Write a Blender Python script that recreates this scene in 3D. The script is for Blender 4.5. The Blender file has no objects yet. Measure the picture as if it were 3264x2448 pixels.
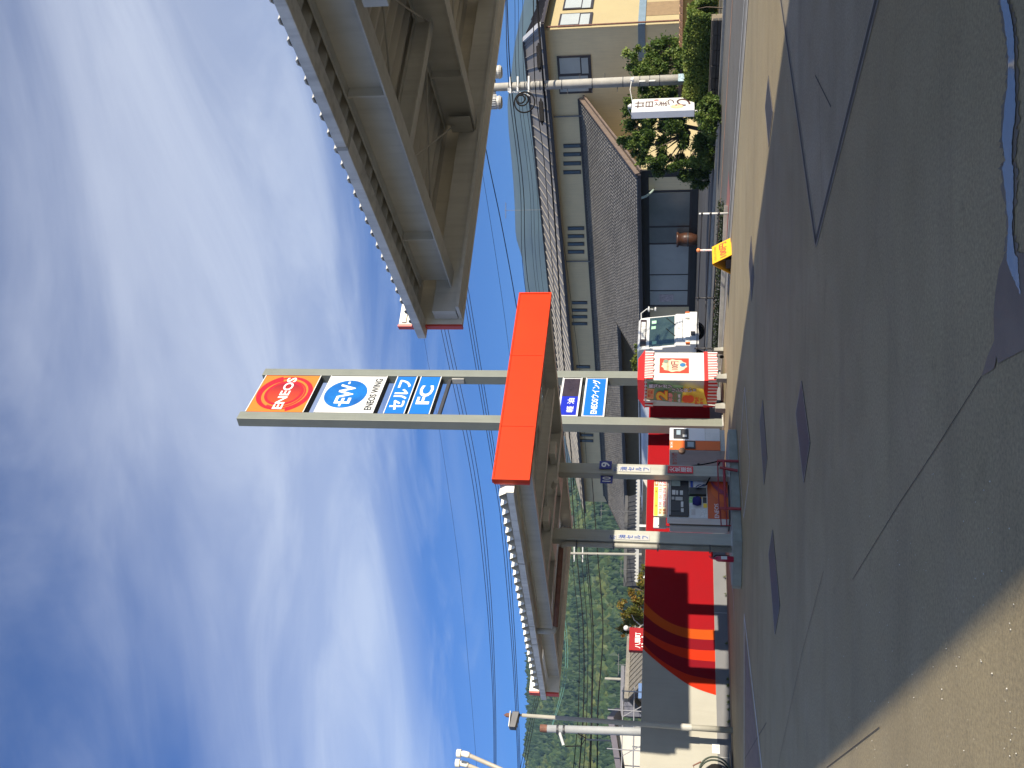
import bpy, bmesh, math, random
from mathutils import Vector, Matrix, noise

# ---------------------------------------------------------------- camera, sky, sun, exposure
SC = bpy.context.scene
COL = SC.collection
CF, PITCH, ROLL, CH = 3050.0, math.radians(9.35), math.radians(0.555), 1.55
_F = Vector((0, math.cos(PITCH), math.sin(PITCH)))
_U0 = Vector((0, -math.sin(PITCH), math.cos(PITCH)))
_R = Vector((1, 0, 0)) * math.cos(ROLL) + _U0 * math.sin(ROLL)
_U = _U0 * math.cos(ROLL) - Vector((1, 0, 0)) * math.sin(ROLL)
EYE = Vector((0, 0, CH))
cam_data = bpy.data.cameras.new('camera')
cam_data.sensor_fit = 'HORIZONTAL'
cam_data.sensor_width = 36.0
cam_data.lens = CF / 3264.0 * 36.0
cam_data.clip_start, cam_data.clip_end = 0.05, 9000.0
cam = bpy.data.objects.new('camera', cam_data)
COL.objects.link(cam)
# the phone was held upright and the file lies on its side: the picture's left is up
cx, cy, cz = -_U, _R, -_F
cam.matrix_world = Matrix(((cx.x, cy.x, cz.x, EYE.x), (cx.y, cy.y, cz.y, EYE.y), (cx.z, cy.z, cz.z, EYE.z), (0, 0, 0, 1)))
SC.camera = cam

SUN_AZ, SUN_EL = 133.0, 17.4      # compass from +Y towards +X
world = bpy.data.worlds.new('World')
SC.world = world
world.use_nodes = True
wn, wl = world.node_tree.nodes, world.node_tree.links
wn.clear()
sky = wn.new('ShaderNodeTexSky')
sky.sky_type = 'NISHITA'
sky.sun_disc = False
sky.sun_elevation = math.radians(SUN_EL)
sky.sun_rotation = math.radians(SUN_AZ)
sky.altitude = 1200
sky.air_density, sky.dust_density, sky.ozone_density = 0.8, 1.0, 3.5
def wmath(op, a, b=None, c=None, clamp=False):
    n = wn.new('ShaderNodeMath'); n.operation = op; n.use_clamp = clamp
    for i, q in enumerate((a, b, c)):
        if q is None: continue
        if isinstance(q, (int, float)): n.inputs[i].default_value = q
        else: wl.new(q, n.inputs[i])
    return n.outputs[0]
tc = wn.new('ShaderNodeTexCoord')
sep = wn.new('ShaderNodeSeparateXYZ'); wl.new(tc.outputs['Generated'], sep.inputs[0])
zz = wmath('MAXIMUM', sep.outputs[2], 0.02)
px_, py_ = wmath('DIVIDE', sep.outputs[0], zz), wmath('DIVIDE', sep.outputs[1], zz)
# thin high cloud in broad streets on a plane far overhead
ca, sa = 0.88, 0.47
qa = wmath('SUBTRACT', wmath('MULTIPLY', px_, ca), wmath('MULTIPLY', py_, sa))
qb = wmath('ADD', wmath('MULTIPLY', py_, ca), wmath('MULTIPLY', px_, sa))
def wnoise(sx, sy, off, scale, detail, rough, dist):
    cmb = wn.new('ShaderNodeCombineXYZ')
    wl.new(wmath('MULTIPLY', qa, sx), cmb.inputs[0]); wl.new(wmath('MULTIPLY', qb, sy), cmb.inputs[1])
    cmb.inputs[2].default_value = off
    n = wn.new('ShaderNodeTexNoise')
    n.inputs['Scale'].default_value = scale; n.inputs['Detail'].default_value = detail
    n.inputs['Roughness'].default_value = rough; n.inputs['Distortion'].default_value = dist
    wl.new(cmb.outputs[0], n.inputs['Vector'])
    return n.outputs[0]
def wstep(v, lo, hi):
    m = wn.new('ShaderNodeMapRange'); m.interpolation_type = 'SMOOTHSTEP'
    m.inputs[1].default_value, m.inputs[2].default_value = lo, hi
    wl.new(v, m.inputs[0]); return m.outputs[0]
n1 = wnoise(0.55, 0.9, 3.1, 1.0, 5.0, 0.55, 0.3)
n2 = wnoise(0.5, 1.05, 7.7, 1.5, 9.0, 0.6, 0.9)
street = wmath('COSINE', wmath('MULTIPLY', wmath('SUBTRACT', wmath('ADD', qb, wmath('MULTIPLY', wmath('SUBTRACT', n1, 0.5), 0.8)), 2.1), 2 * math.pi / 3.3))
edge = wstep(wmath('ADD', qb, wmath('MULTIPLY', n2, 1.6)), 5.3, 4.0)        # the deck ends in the distance
body = wstep(wmath('ADD', street, wmath('MULTIPLY', wmath('SUBTRACT', n1, 0.5), 1.1)), -0.35, 1.2)
wisp = wstep(n2, 0.40, 0.72)
mask = wmath('MULTIPLY', wmath('ADD', wmath('ADD', wmath('MULTIPLY', body, 0.64), wmath('MULTIPLY', wisp, 0.34)), 0.04), edge, clamp=True)
tint = wn.new('ShaderNodeMix'); tint.data_type = 'RGBA'; tint.blend_type = 'MULTIPLY'; tint.inputs[0].default_value = 1.0
wl.new(sky.outputs[0], tint.inputs[6]); tint.inputs[7].default_value = (0.20, 0.47, 0.84, 1)
mixc = wn.new('ShaderNodeMix'); mixc.data_type = 'RGBA'
wl.new(mask, mixc.inputs[0]); wl.new(tint.outputs[2], mixc.inputs[6])
cl_b = wn.new('ShaderNodeMix'); cl_b.data_type = 'RGBA'; cl_b.blend_type = 'ADD'; cl_b.inputs[0].default_value = 0.45
cl_b.inputs[6].default_value = (3.3, 3.4, 3.85, 1); wl.new(sky.outputs[0], cl_b.inputs[7]); wl.new(cl_b.outputs[2], mixc.inputs[7])   # cloud scatters what the sky gives it
bg = wn.new('ShaderNodeBackground'); bg.inputs[1].default_value = 0.085
wl.new(mixc.outputs[2], bg.inputs[0])
wo = wn.new('ShaderNodeOutputWorld'); wl.new(bg.outputs[0], wo.inputs[0])

sun_data = bpy.data.lights.new('sun', 'SUN')
sun_data.energy = 5.0
sun_data.angle = math.radians(0.55)
sun_data.color = (1.0, 0.90, 0.74)
sun = bpy.data.objects.new('sun', sun_data)
COL.objects.link(sun)
_sa, _se = math.radians(SUN_AZ), math.radians(SUN_EL)
sun_dir = Vector((math.sin(_sa) * math.cos(_se), math.cos(_sa) * math.cos(_se), math.sin(_se)))
sun.rotation_euler = sun_dir.to_track_quat('Z', 'Y').to_euler()
sun.location = sun_dir * 60

vs = SC.view_settings
vs.view_transform, vs.look, vs.exposure, vs.gamma = 'Standard', 'None', 1.0, 1.0
vs.use_curve_mapping = False
SC.render.engine = 'CYCLES'
SC.cycles.use_denoising = True
SC.cycles.max_bounces = 6
SC.cycles.transparent_max_bounces = 6
SC.cycles.volume_bounces = 0

# ---------------------------------------------------------------- helpers
def ray(x, y):            # x, y: pixel of the 3264 x 2448 photograph (upright picture: up is -x, right is -y)
    return _R * ((1224.0 - y) / CF) + _U * ((1632.0 - x) / CF) + _F
def Z(x, y, z=0.0):       # the point seen there at height z
    d = ray(x, y); return EYE + d * ((z - CH) / d.z)
def Yd(x, y, D):          # the point seen there at depth D
    d = ray(x, y); return EYE + d * (D / d.y)
def azv(az): a = math.radians(az); return Vector((math.sin(a), math.cos(a), 0))
def PL(x, y, A, az):      # the point seen there on the upright plane through A running along az
    d = ray(x, y); e = azv(az); n = Vector((-e.y, e.x, 0)); A = Vector((A[0], A[1], CH))
    return EYE + d * ((A - EYE).dot(n) / d.dot(n))
def lerp(a, b, t): return a + (b - a) * t
def sstep(t): t = max(0, min(1, t)); return t * t * (3 - 2 * t)

MATS = {}
def mat(name, col, rough=0.6, metal=0.0, var=0.12, scale=3.0, bump=0.0, bscale=60.0, streak=0.0, spec=0.5, coat=0.0, col2=None, detail=6.0, emit=None):
    if name in MATS: return MATS[name]
    m = bpy.data.materials.new(name); m.use_nodes = True
    N, L = m.node_tree.nodes, m.node_tree.links
    b = N['Principled BSDF']
    b.inputs['Roughness'].default_value = rough; b.inputs['Metallic'].default_value = metal
    b.inputs['Specular IOR Level'].default_value = spec; b.inputs['Coat Weight'].default_value = coat
    t = N.new('ShaderNodeTexCoord')
    c = Vector(col[:3])
    lo = tuple(max(0, q * (1 - var)) for q in c) + (1,)
    hi = tuple(min(1, q * (1 + var)) for q in c) + (1,)
    if col2: lo = tuple(col2[:3]) + (1,)
    if var or col2:
        n = N.new('ShaderNodeTexNoise'); n.inputs['Scale'].default_value = scale; n.inputs['Detail'].default_value = detail
        n.inputs['Roughness'].default_value = 0.6
        L.new(t.outputs['Object'], n.inputs['Vector'])
        r = N.new('ShaderNodeMapRange'); r.inputs[1].default_value = 0.3; r.inputs[2].default_value = 0.7
        L.new(n.outputs[0], r.inputs[0])
        mx = N.new('ShaderNodeMix'); mx.data_type = 'RGBA'
        mx.inputs[6].default_value = lo; mx.inputs[7].default_value = hi
        L.new(r.outputs[0], mx.inputs[0]); out = mx.outputs[2]
        if streak:
            mp = N.new('ShaderNodeMapping'); mp.inputs['Scale'].default_value = (5, 5, 0.35)
            L.new(t.outputs['Object'], mp.inputs[0])
            n2 = N.new('ShaderNodeTexNoise'); n2.inputs['Scale'].default_value = 2.2; n2.inputs['Detail'].default_value = 5
            L.new(mp.outputs[0], n2.inputs['Vector'])
            r2 = N.new('ShaderNodeMapRange'); r2.inputs[1].default_value = 0.45; r2.inputs[2].default_value = 0.75
            r2.inputs[3].default_value = 1.0; r2.inputs[4].default_value = 1.0 - streak
            L.new(n2.outputs[0], r2.inputs[0])
            ml = N.new('ShaderNodeMix'); ml.data_type = 'RGBA'; ml.blend_type = 'MULTIPLY'; ml.inputs[0].default_value = 1
            L.new(out, ml.inputs[6]); L.new(r2.outputs[0], ml.inputs[7]); out = ml.outputs[2]
        L.new(out, b.inputs['Base Color'])
        rr = N.new('ShaderNodeMapRange'); rr.inputs[3].default_value = max(0.02, rough - 0.12 * min(1, rough * 2)); rr.inputs[4].default_value = min(1, rough + 0.1)
        L.new(n.outputs[0], rr.inputs[0]); L.new(rr.outputs[0], b.inputs['Roughness'])
    else:
        b.inputs['Base Color'].default_value = tuple(c) + (1,)
    if bump:
        nb = N.new('ShaderNodeTexNoise'); nb.inputs['Scale'].default_value = bscale; nb.inputs['Detail'].default_value = 4
        L.new(t.outputs['Object'], nb.inputs['Vector'])
        bp = N.new('ShaderNodeBump'); bp.inputs['Strength'].default_value = bump; bp.inputs['Distance'].default_value = 0.02
        L.new(nb.outputs[0], bp.inputs['Height']); L.new(bp.outputs[0], b.inputs['Normal'])
    if emit:
        b.inputs['Emission Color'].default_value = tuple(emit[:3]) + (1,); b.inputs['Emission Strength'].default_value = emit[3]
    MATS[name] = m
    return m

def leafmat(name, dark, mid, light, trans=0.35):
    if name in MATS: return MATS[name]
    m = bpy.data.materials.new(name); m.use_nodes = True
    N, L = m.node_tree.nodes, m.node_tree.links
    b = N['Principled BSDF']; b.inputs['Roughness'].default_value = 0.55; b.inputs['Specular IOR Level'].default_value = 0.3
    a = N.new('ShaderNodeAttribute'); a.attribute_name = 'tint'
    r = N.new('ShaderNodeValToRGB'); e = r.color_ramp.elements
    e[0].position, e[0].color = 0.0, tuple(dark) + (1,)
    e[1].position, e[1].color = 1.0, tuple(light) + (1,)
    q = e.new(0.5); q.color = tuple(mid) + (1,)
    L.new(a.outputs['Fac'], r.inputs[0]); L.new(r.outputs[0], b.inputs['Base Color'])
    if trans:
        tr = N.new('ShaderNodeBsdfTranslucent'); L.new(r.outputs[0], tr.inputs[0])
        ms = N.new('ShaderNodeMixShader'); ms.inputs[0].default_value = trans
        L.new(b.outputs[0], ms.inputs[1]); L.new(tr.outputs[0], ms.inputs[2])
        L.new(ms.outputs[0], N['Material Output'].inputs[0])
    MATS[name] = m
    return m

class MB:
    def __init__(s): s.v, s.f, s.t = [], [], []
    def add(s, vs, fs, tint=None):
        n = len(s.v); s.v += [tuple(p) for p in vs]; s.f += [tuple(i + n for i in f) for f in fs]
        if tint is not None: s.t += [tint] * len(fs)
        return s
    def hexa(s, p):       # p: bottom 4 ccw, top 4 ccw
        return s.add(p, [(3, 2, 1, 0), (4, 5, 6, 7), (0, 1, 5, 4), (1, 2, 6, 5), (2, 3, 7, 6), (3, 0, 4, 7)])
    def box(s, x0, y0, z0, x1, y1, z1, fn=None):
        p = [(x0, y0, z0), (x1, y0, z0), (x1, y1, z0), (x0, y1, z0), (x0, y0, z1), (x1, y0, z1), (x1, y1, z1), (x0, y1, z1)]
        if fn: p = [fn(*q) for q in p]
        return s.hexa(p)
    def bar(s, p, q, w, h, up=(0, 0, 1)):   # rectangular bar from p to q
        p, q = Vector(p), Vector(q); d = (q - p).normalized(); u = Vector(up)
        if abs(d.dot(u)) > 0.98: u = Vector((0, 1, 0))
        sd = d.cross(u).normalized(); u = sd.cross(d)
        a, b = sd * (w / 2), u * (h / 2)
        return s.hexa([p - a - b, p + a - b, q + a - b, q - a - b, p - a + b, p + a + b, q + a + b, q - a + b])
    def ibeam(s, p, q, w, h, tf=0.02, tw=0.016):   # top face of the beam runs from p to q
        z = Vector((0, 0, 1))
        s.bar(Vector(p) - z * tf / 2, Vector(q) - z * tf / 2, w, tf)
        s.bar(Vector(p) - z * (h - tf / 2), Vector(q) - z * (h - tf / 2), w, tf)
        return s.bar(Vector(p) - z * h / 2, Vector(q) - z * h / 2, tw, h - 2 * tf - 0.001)
    def prism(s, poly, off):
        n = len(poly); o = Vector(off)
        a = [Vector(q) for q in poly]; b = [q + o for q in a]
        fs = [tuple(range(n - 1, -1, -1)), tuple(range(n, 2 * n))] + [(i, (i + 1) % n, n + (i + 1) % n, n + i) for i in range(n)]
        return s.add(a + b, fs)
    def quad(s, *p): return s.add(p, [tuple(range(len(p)))])
    def tube(s, pts, r, n=8, cap=True):
        pts = [Vector(p) for p in pts]; m = len(pts); rs = r if isinstance(r, (list, tuple)) else [r] * m
        vs = []; prev = None
        for i, p in enumerate(pts):
            d = (pts[min(i + 1, m - 1)] - pts[max(i - 1, 0)]).normalized()
            if prev is None:
                u = Vector((0, 0, 1)) if abs(d.z) < 0.95 else Vector((1, 0, 0))
                u = (u - d * u.dot(d)).normalized()
            else:
                u = (prev - d * prev.dot(d)).normalized()
            prev = u; w = d.cross(u)
            for k in range(n):
                a = 2 * math.pi * k / n
                vs.append(p + (u * math.cos(a) + w * math.sin(a)) * rs[i])
        fs = [(i * n + k, i * n + (k + 1) % n, (i + 1) * n + (k + 1) % n, (i + 1) * n + k) for i in range(m - 1) for k in range(n)]
        if cap: fs += [tuple(range(n - 1, -1, -1)), tuple(range((m - 1) * n, m * n))]
        return s.add(vs, fs)
    def cyl(s, p, q, r0, r1=None, n=16): return s.tube([p, q], [r0, r0 if r1 is None else r1], n)
    def lathe(s, prof, c=(0, 0, 0), n=20):    # prof: (radius, z)
        c = Vector(c); vs = [c + Vector((r * math.cos(2 * math.pi * k / n), r * math.sin(2 * math.pi * k / n), z)) for r, z in prof for k in range(n)]
        m = len(prof)
        fs = [(i * n + k, i * n + (k + 1) % n, (i + 1) * n + (k + 1) % n, (i + 1) * n + k) for i in range(m - 1) for k in range(n)]
        fs += [tuple(range(n - 1, -1, -1)), tuple(range((m - 1) * n, m * n))]
        return s.add(vs, fs)
    def mesh(s, name):
        me = bpy.data.meshes.new(name); me.from_pydata(s.v, [], s.f)
        if s.t and len(s.t) == len(s.f):
            at = me.attributes.new('tint', 'FLOAT', 'FACE'); at.data.foreach_set('value', s.t)
        me.update(); return me
    def obj(s, name, m, parent=None, bevel=0.0, smooth=False, seg=2, **tags):
        me = s.mesh(name)
        if m: me.materials.append(m)
        return link(me, name, parent, bevel, smooth, seg, **tags)
def link(me, name, parent=None, bevel=0.0, smooth=False, seg=2, **tags):
    o = bpy.data.objects.new(name, me); COL.objects.link(o)
    if smooth: me.polygons.foreach_set('use_smooth', [True] * len(me.polygons))
    if bevel:
        bv = o.modifiers.new('bevel', 'BEVEL'); bv.width = bevel; bv.segments = seg; bv.limit_method = 'ANGLE'; bv.angle_limit = math.radians(40)
        if smooth is None: pass
    if parent: o.parent = parent
    for k, q in tags.items(): o[k] = q
    return o
FRAMES = {}
def thing(name, label, category, loc=(0, 0, 0), az=90.0, group=None):
    o = bpy.data.objects.new(name, None); COL.objects.link(o); o.empty_display_size = 0.2
    o.location = loc; o.rotation_euler = (0, 0, math.radians(90 - az))
    o['label'] = label; o['category'] = category
    if group: o['group'] = group
    FRAMES[o.name] = (Vector(loc), math.radians(90 - az))
    return o
def loc_in(o, P):         # world point in the frame of thing o
    L, a = FRAMES[o.name]; d = Vector(P) - L
    return Vector((d.x * math.cos(a) + d.y * math.sin(a), -d.x * math.sin(a) + d.y * math.cos(a), d.z))
def dup(root, loc, az, label=None):
    r = root.copy(); COL.objects.link(r); r.location = loc; r.rotation_euler = (0, 0, math.radians(90 - az))
    if label: r['label'] = label
    for ch in list(root.children):
        c = ch.copy(); COL.objects.link(c); c.parent = r
        for g in ch.children:
            d = g.copy(); COL.objects.link(d); d.parent = c
    return r

def text(name, body, w, h, parent, org, m, xd=(1, 0, 0), up=(0, 0, 1), bold=0.0, depth=0.004, lift=0.0, shear=0.0, space=1.0, line=1.0):
    """flat lettering centred on org, fitted into w x h, as a mesh child"""
    cu = bpy.data.curves.new('lettering', 'FONT'); cu.body = body; cu.size = 1.0
    cu.align_x = 'CENTER'; cu.offset = bold; cu.shear = shear; cu.space_character = space; cu.space_line = line
    cu.resolution_u = 3
    ob = bpy.data.objects.new('lettering', cu); COL.objects.link(ob)
    dg = bpy.context.evaluated_depsgraph_get(); dg.update()
    me = bpy.data.meshes.new_from_object(ob.evaluated_get(dg))
    bpy.data.objects.remove(ob); bpy.data.curves.remove(cu)
    if not me.vertices: return None
    xs = [v.co.x for v in me.vertices]; ys = [v.co.y for v in me.vertices]
    bx, by = (min(xs) + max(xs)) / 2, (min(ys) + max(ys)) / 2
    sx = w / max(1e-6, max(xs) - min(xs)); sy = h / max(1e-6, max(ys) - min(ys))
    X, Yv = Vector(xd).normalized(), Vector(up).normalized(); Nn = X.cross(Yv); org = Vector(org)
    for v in me.vertices: v.co = org + X * ((v.co.x - bx) * sx) + Yv * ((v.co.y - by) * sy) + Nn * (depth + lift)
    me.materials.clear(); me.materials.append(m)
    return link(me, name, parent)

def blobleaf(mb, n, pick, size, rng, tint=(0.0, 1.0), flat=0.3):
    for _ in range(n):
        p, t = pick()
        a = Vector((rng.gauss(0, 1), rng.gauss(0, 1), rng.gauss(0, 1))).normalized()
        b = Vector((rng.gauss(0, 1), rng.gauss(0, 1), rng.gauss(0, 1) * flat)); b = (b - a * b.dot(a)).normalized()
        q = size * rng.uniform(0.6, 1.35); a *= q; b *= q * 0.55; p = Vector(p)
        mb.add([p - a, p + b * 0.8, p + a, p - b], [(0, 1, 2, 3)], max(0, min(1, lerp(tint[0], tint[1], t) + rng.gauss(0, 0.12))))
# ---------------------------------------------------------------- ground materials
def groundmat(name, c_lo, c_hi, c_dark, rough, az=-28.0, crack=0.0, big=0.25, fine=14.0, bump=0.25):
    m = bpy.data.materials.new(name); m.use_nodes = True
    N, L = m.node_tree.nodes, m.node_tree.links; b = N['Principled BSDF']
    t = N.new('ShaderNodeTexCoord')
    def nz(scale, detail, rough_, mp=None, dist=0.0):
        n = N.new('ShaderNodeTexNoise'); n.inputs['Scale'].default_value = scale; n.inputs['Detail'].default_value = detail
        n.inputs['Roughness'].default_value = rough_; n.inputs['Distortion'].default_value = dist
        if mp:
            q = N.new('ShaderNodeMapping'); q.inputs['Rotation'].default_value = (0, 0, math.radians(az)); q.inputs['Scale'].default_value = mp
            L.new(t.outputs['Object'], q.inputs[0]); L.new(q.outputs[0], n.inputs['Vector'])
        else: L.new(t.outputs['Object'], n.inputs['Vector'])
        return n.outputs[0]
    def rng(v, a, b_, lo=0.0, hi=1.0):
        r = N.new('ShaderNodeMapRange'); r.inputs[1].default_value, r.inputs[2].default_value = a, b_
        r.inputs[3].default_value, r.inputs[4].default_value = lo, hi; L.new(v, r.inputs[0]); return r.outputs[0]
    def mix(f, a, b_, typ='MIX'):
        x = N.new('ShaderNodeMix'); x.data_type = 'RGBA'; x.blend_type = typ
        if isinstance(f, float): x.inputs[0].default_value = f
        else: L.new(f, x.inputs[0])
        for i, q in ((6, a), (7, b_)):
            if isinstance(q, tuple): x.inputs[i].default_value = q + (1,)
            else: L.new(q, x.inputs[i])
        return x.outputs[2]
    col = mix(rng(nz(big, 7, 0.62), 0.35, 0.65), c_lo, c_hi)
    col = mix(rng(nz(0.55, 5, 0.6, (0.35, 2.2, 1), 0.4), 0.5, 0.78, 0.0, 0.55), col, c_dark)      # tyre and oil wear
    col = mix(rng(nz(2.6, 4, 0.65, None, 0.8), 0.60, 0.74, 0.0, 0.38), col, c_dark)               # drips
    sp = nz(fine * 3, 8, 0.75)
    col = mix(1.0, col, mix(rng(sp, 0.36, 0.64), (0.70, 0.70, 0.70), (1.26, 1.26, 1.25)), 'MULTIPLY')
    vo = N.new('ShaderNodeTexVoronoi'); vo.feature = 'DISTANCE_TO_EDGE'; vo.inputs['Scale'].default_value = 0.11
    wq = N.new('ShaderNodeMix'); wq.data_type = 'VECTOR'; wq.inputs[0].default_value = 0.12
    nw = N.new('ShaderNodeTexNoise'); nw.inputs['Scale'].default_value = 0.9; nw.inputs['Detail'].default_value = 6
    L.new(t.outputs['Object'], nw.inputs['Vector']); L.new(t.outputs['Object'], wq.inputs[4]); L.new(nw.outputs['Color'], wq.inputs[5]); L.new(wq.outputs[1], vo.inputs['Vector'])
    if crack: col = mix(rng(vo.outputs['Distance'], 0.0, 0.0022, crack, 0.0), col, c_dark)          # hairline cracks
    L.new(col, b.inputs['Base Color'])
    L.new(rng(nz(1.3, 5, 0.6), 0.3, 0.7, rough - 0.12, rough + 0.08), b.inputs['Roughness'])
    bp = N.new('ShaderNodeBump'); bp.inputs['Strength'].default_value = bump; bp.inputs['Distance'].default_value = 0.01
    L.new(nz(fine * 6, 5, 0.7), bp.inputs['Height']); L.new(bp.outputs[0], b.inputs['Normal'])
    MATS[name] = m
    return m
M_fore = groundmat('stained_concrete', (0.28, 0.226, 0.126), (0.36, 0.292, 0.166), (0.175, 0.14, 0.082), 0.8, crack=0.22)
M_slab = groundmat('worn_concrete', (0.27, 0.228, 0.152), (0.34, 0.288, 0.195), (0.17, 0.142, 0.1), 0.72, az=-28)
M_road = groundmat('asphalt', (0.11, 0.104, 0.09), (0.16, 0.15, 0.13), (0.075, 0.07, 0.062), 0.85, az=-40)
M_lot = groundmat('dark_asphalt', (0.045, 0.045, 0.047), (0.065, 0.065, 0.067), (0.035, 0.035, 0.036), 0.85, az=-40)
M_land = groundmat('earth', (0.12, 0.11, 0.08), (0.17, 0.155, 0.115), (0.08, 0.09, 0.05), 0.95, big=0.05)
M_dirt = groundmat('brown_dirt_edge', (0.13, 0.105, 0.075), (0.19, 0.155, 0.11), (0.085, 0.07, 0.05), 0.95, big=1.2)
M_white = mat('white_road_paint', (0.50, 0.50, 0.48), 0.7, var=0.35, scale=6, detail=9)
M_orange_p = mat('orange_road_paint', (0.55, 0.27, 0.14), 0.75, var=0.3, scale=3)
M_red_p = mat('red_road_paint', (0.30, 0.12, 0.10), 0.8, var=0.2, scale=2)
M_kerb = mat('kerb_concrete', (0.42, 0.40, 0.35), 0.85, var=0.2, scale=3, bump=0.3)
M_gutter = mat('gutter_concrete', (0.22, 0.215, 0.20), 0.85, var=0.2, scale=2, bump=0.3)
M_joint = mat('dark_joint', (0.05, 0.043, 0.036), 0.8, var=0.3, scale=8)
M_edge = mat('pale_concrete_edge', (0.29, 0.265, 0.225), 0.8, var=0.25, scale=4)
M_wet = mat('wet_concrete', (0.135, 0.115, 0.088), 0.55, var=0.35, scale=3, detail=8, bump=0.15, bscale=120)
M_water = mat('puddle_water', (0.13, 0.15, 0.18), 0.06, var=0.0, spec=0.9, bump=0.04, bscale=9)

RD, RN = azv(-39.5), azv(50.5)            # along the road (away to the left) and across it
def rp(s, d, z=0.0): return RD * s + RN * d + Vector((0, 0, z))
def sheet(name, pts, m, z=None, parent=None, **tags):
    return MB().quad(*[(p[0], p[1], p[2] if z is None else z) for p in pts]).obj(name, m, parent, **tags)
def strip(mb, pts, w, z):                # a painted line along points
    pts = [Vector((p[0], p[1], z)) for p in pts]
    for i in range(len(pts) - 1):
        d = (pts[i + 1] - pts[i]).normalized(); n = Vector((-d.y, d.x, 0)) * (w / 2)
        mb.quad(pts[i] - n, pts[i + 1] - n, pts[i + 1] + n, pts[i] + n)
    return mb

R_ = 4000
sheet('ground', [(-R_, -R_), (R_, -R_), (R_, R_), (-R_, R_)], M_land, -0.06, kind='structure')
fore = sheet('forecourt', [rp(-40, 19.2), rp(60, 19.2), rp(60, -40), rp(-40, -40)], M_fore, 0.0, kind='structure')
road = sheet('road', [rp(-80, 20.1), rp(140, 20.1), rp(140, 27.7), rp(-80, 27.7)], M_road, -0.02, kind='structure')
lot = sheet('parking_lot', [rp(22, 27.7), rp(140, 27.7), rp(140, 60), rp(22, 60)], M_lot, -0.024, kind='structure')
gut = MB().prism([rp(-80, 19.2, -0.06), rp(140, 19.2, -0.06), rp(140, 19.36, -0.06), rp(-80, 19.36, -0.06)], (0, 0, 0.075)).obj('kerb', M_kerb, kind='structure')
sheet('gutter', [rp(-80, 19.36), rp(140, 19.36), rp(140, 20.1), rp(-80, 20.1)], M_gutter, -0.012, gut)
MB().prism([rp(-80, 27.7, -0.06), rp(140, 27.7, -0.06), rp(140, 27.85, -0.06), rp(-80, 27.85, -0.06)], (0, 0, 0.12)).obj('kerb', M_kerb, kind='structure')
strip(MB(), [rp(-80, 24.7), rp(140, 24.7)], 0.14, -0.014).obj('centre_line', M_orange_p, road)
strip(MB(), [rp(-80, 20.6), rp(140, 20.6)], 0.13, -0.014).obj('edge_line', M_white, road)
strip(MB(), [rp(17.2, 21.4), rp(140, 21.9)], 1.1, -0.014).obj('red_surface', M_red_p, road)
# worn patch of paler slab inside the drain grooves, and the grooves themselves
ap, e1, e2 = Z(2602, 771), Z(2491, 0), Z(2795, 0)
f1, f2 = ap + (e1 - ap) * 2.2, ap + (e2 - ap) * 3.0
sheet('pump_bay_slab', [ap, f2, f1], M_slab, 0.003, fore)
for k, e in enumerate((f1, f2)):
    strip(MB(), [ap, e], 0.15, 0.006).obj('groove_edge', M_edge, fore)
    strip(MB(), [ap, e], 0.075, 0.009).obj('drain_groove', M_joint, fore)
for pts, w in (([(3132, 1198), (3000, 1406), (2922, 1525), (2871, 1600), (2720, 1846)], 0.006),
               ([(2626, 1820), (2557, 2085), (2480, 2447)], 0.007), ([(2805, 2318), (2636, 2447)], 0.008),
               ([(2444, 2303), (2375, 2418)], 0.018), ([(2610, 215), (2625, 760)], 0.007), ([(2600, 240), (2650, 340)], 0.02)):
    strip(MB(), [Z(*q) for q in pts], w, 0.005).obj('slab_joint', M_joint, fore)
# painted lines by the island and along the wall
strip(MB(), [Z(2374, 1235), Z(2357.5, 1445), Z(2361, 1530), Z(2371, 1650), Z(2387, 1530), Z(2390, 1465), Z(2374, 1235)], 0.07, 0.005).obj('painted_lozenge', M_white, fore)
strip(MB(), [Z(2372.7, 1960), Z(2372.7, 2560)], 0.14, 0.005).obj('painted_line', M_white, fore)
strip(MB(), [Z(2372.7, 1960), Z(2429, 2447), Z(2445, 2580)], 0.12, 0.006).obj('painted_line', M_white, fore)
sheet('faded_red_patch', [Z(2376, 2030), Z(2424, 2447), Z(2376, 2447)], mat('faded_red_paint', (0.19, 0.145, 0.135), 0.8, var=0.25, scale=5), 0.003, fore)
strip(MB(), [Z(2333, 1800), Z(2341, 1975)], 0.06, 0.005).obj('painted_line', M_white, fore)
strip(MB(), [Z(2325, 1800), Z(2337, 1890)], 0.05, 0.005).obj('painted_line', M_white, fore)
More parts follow.
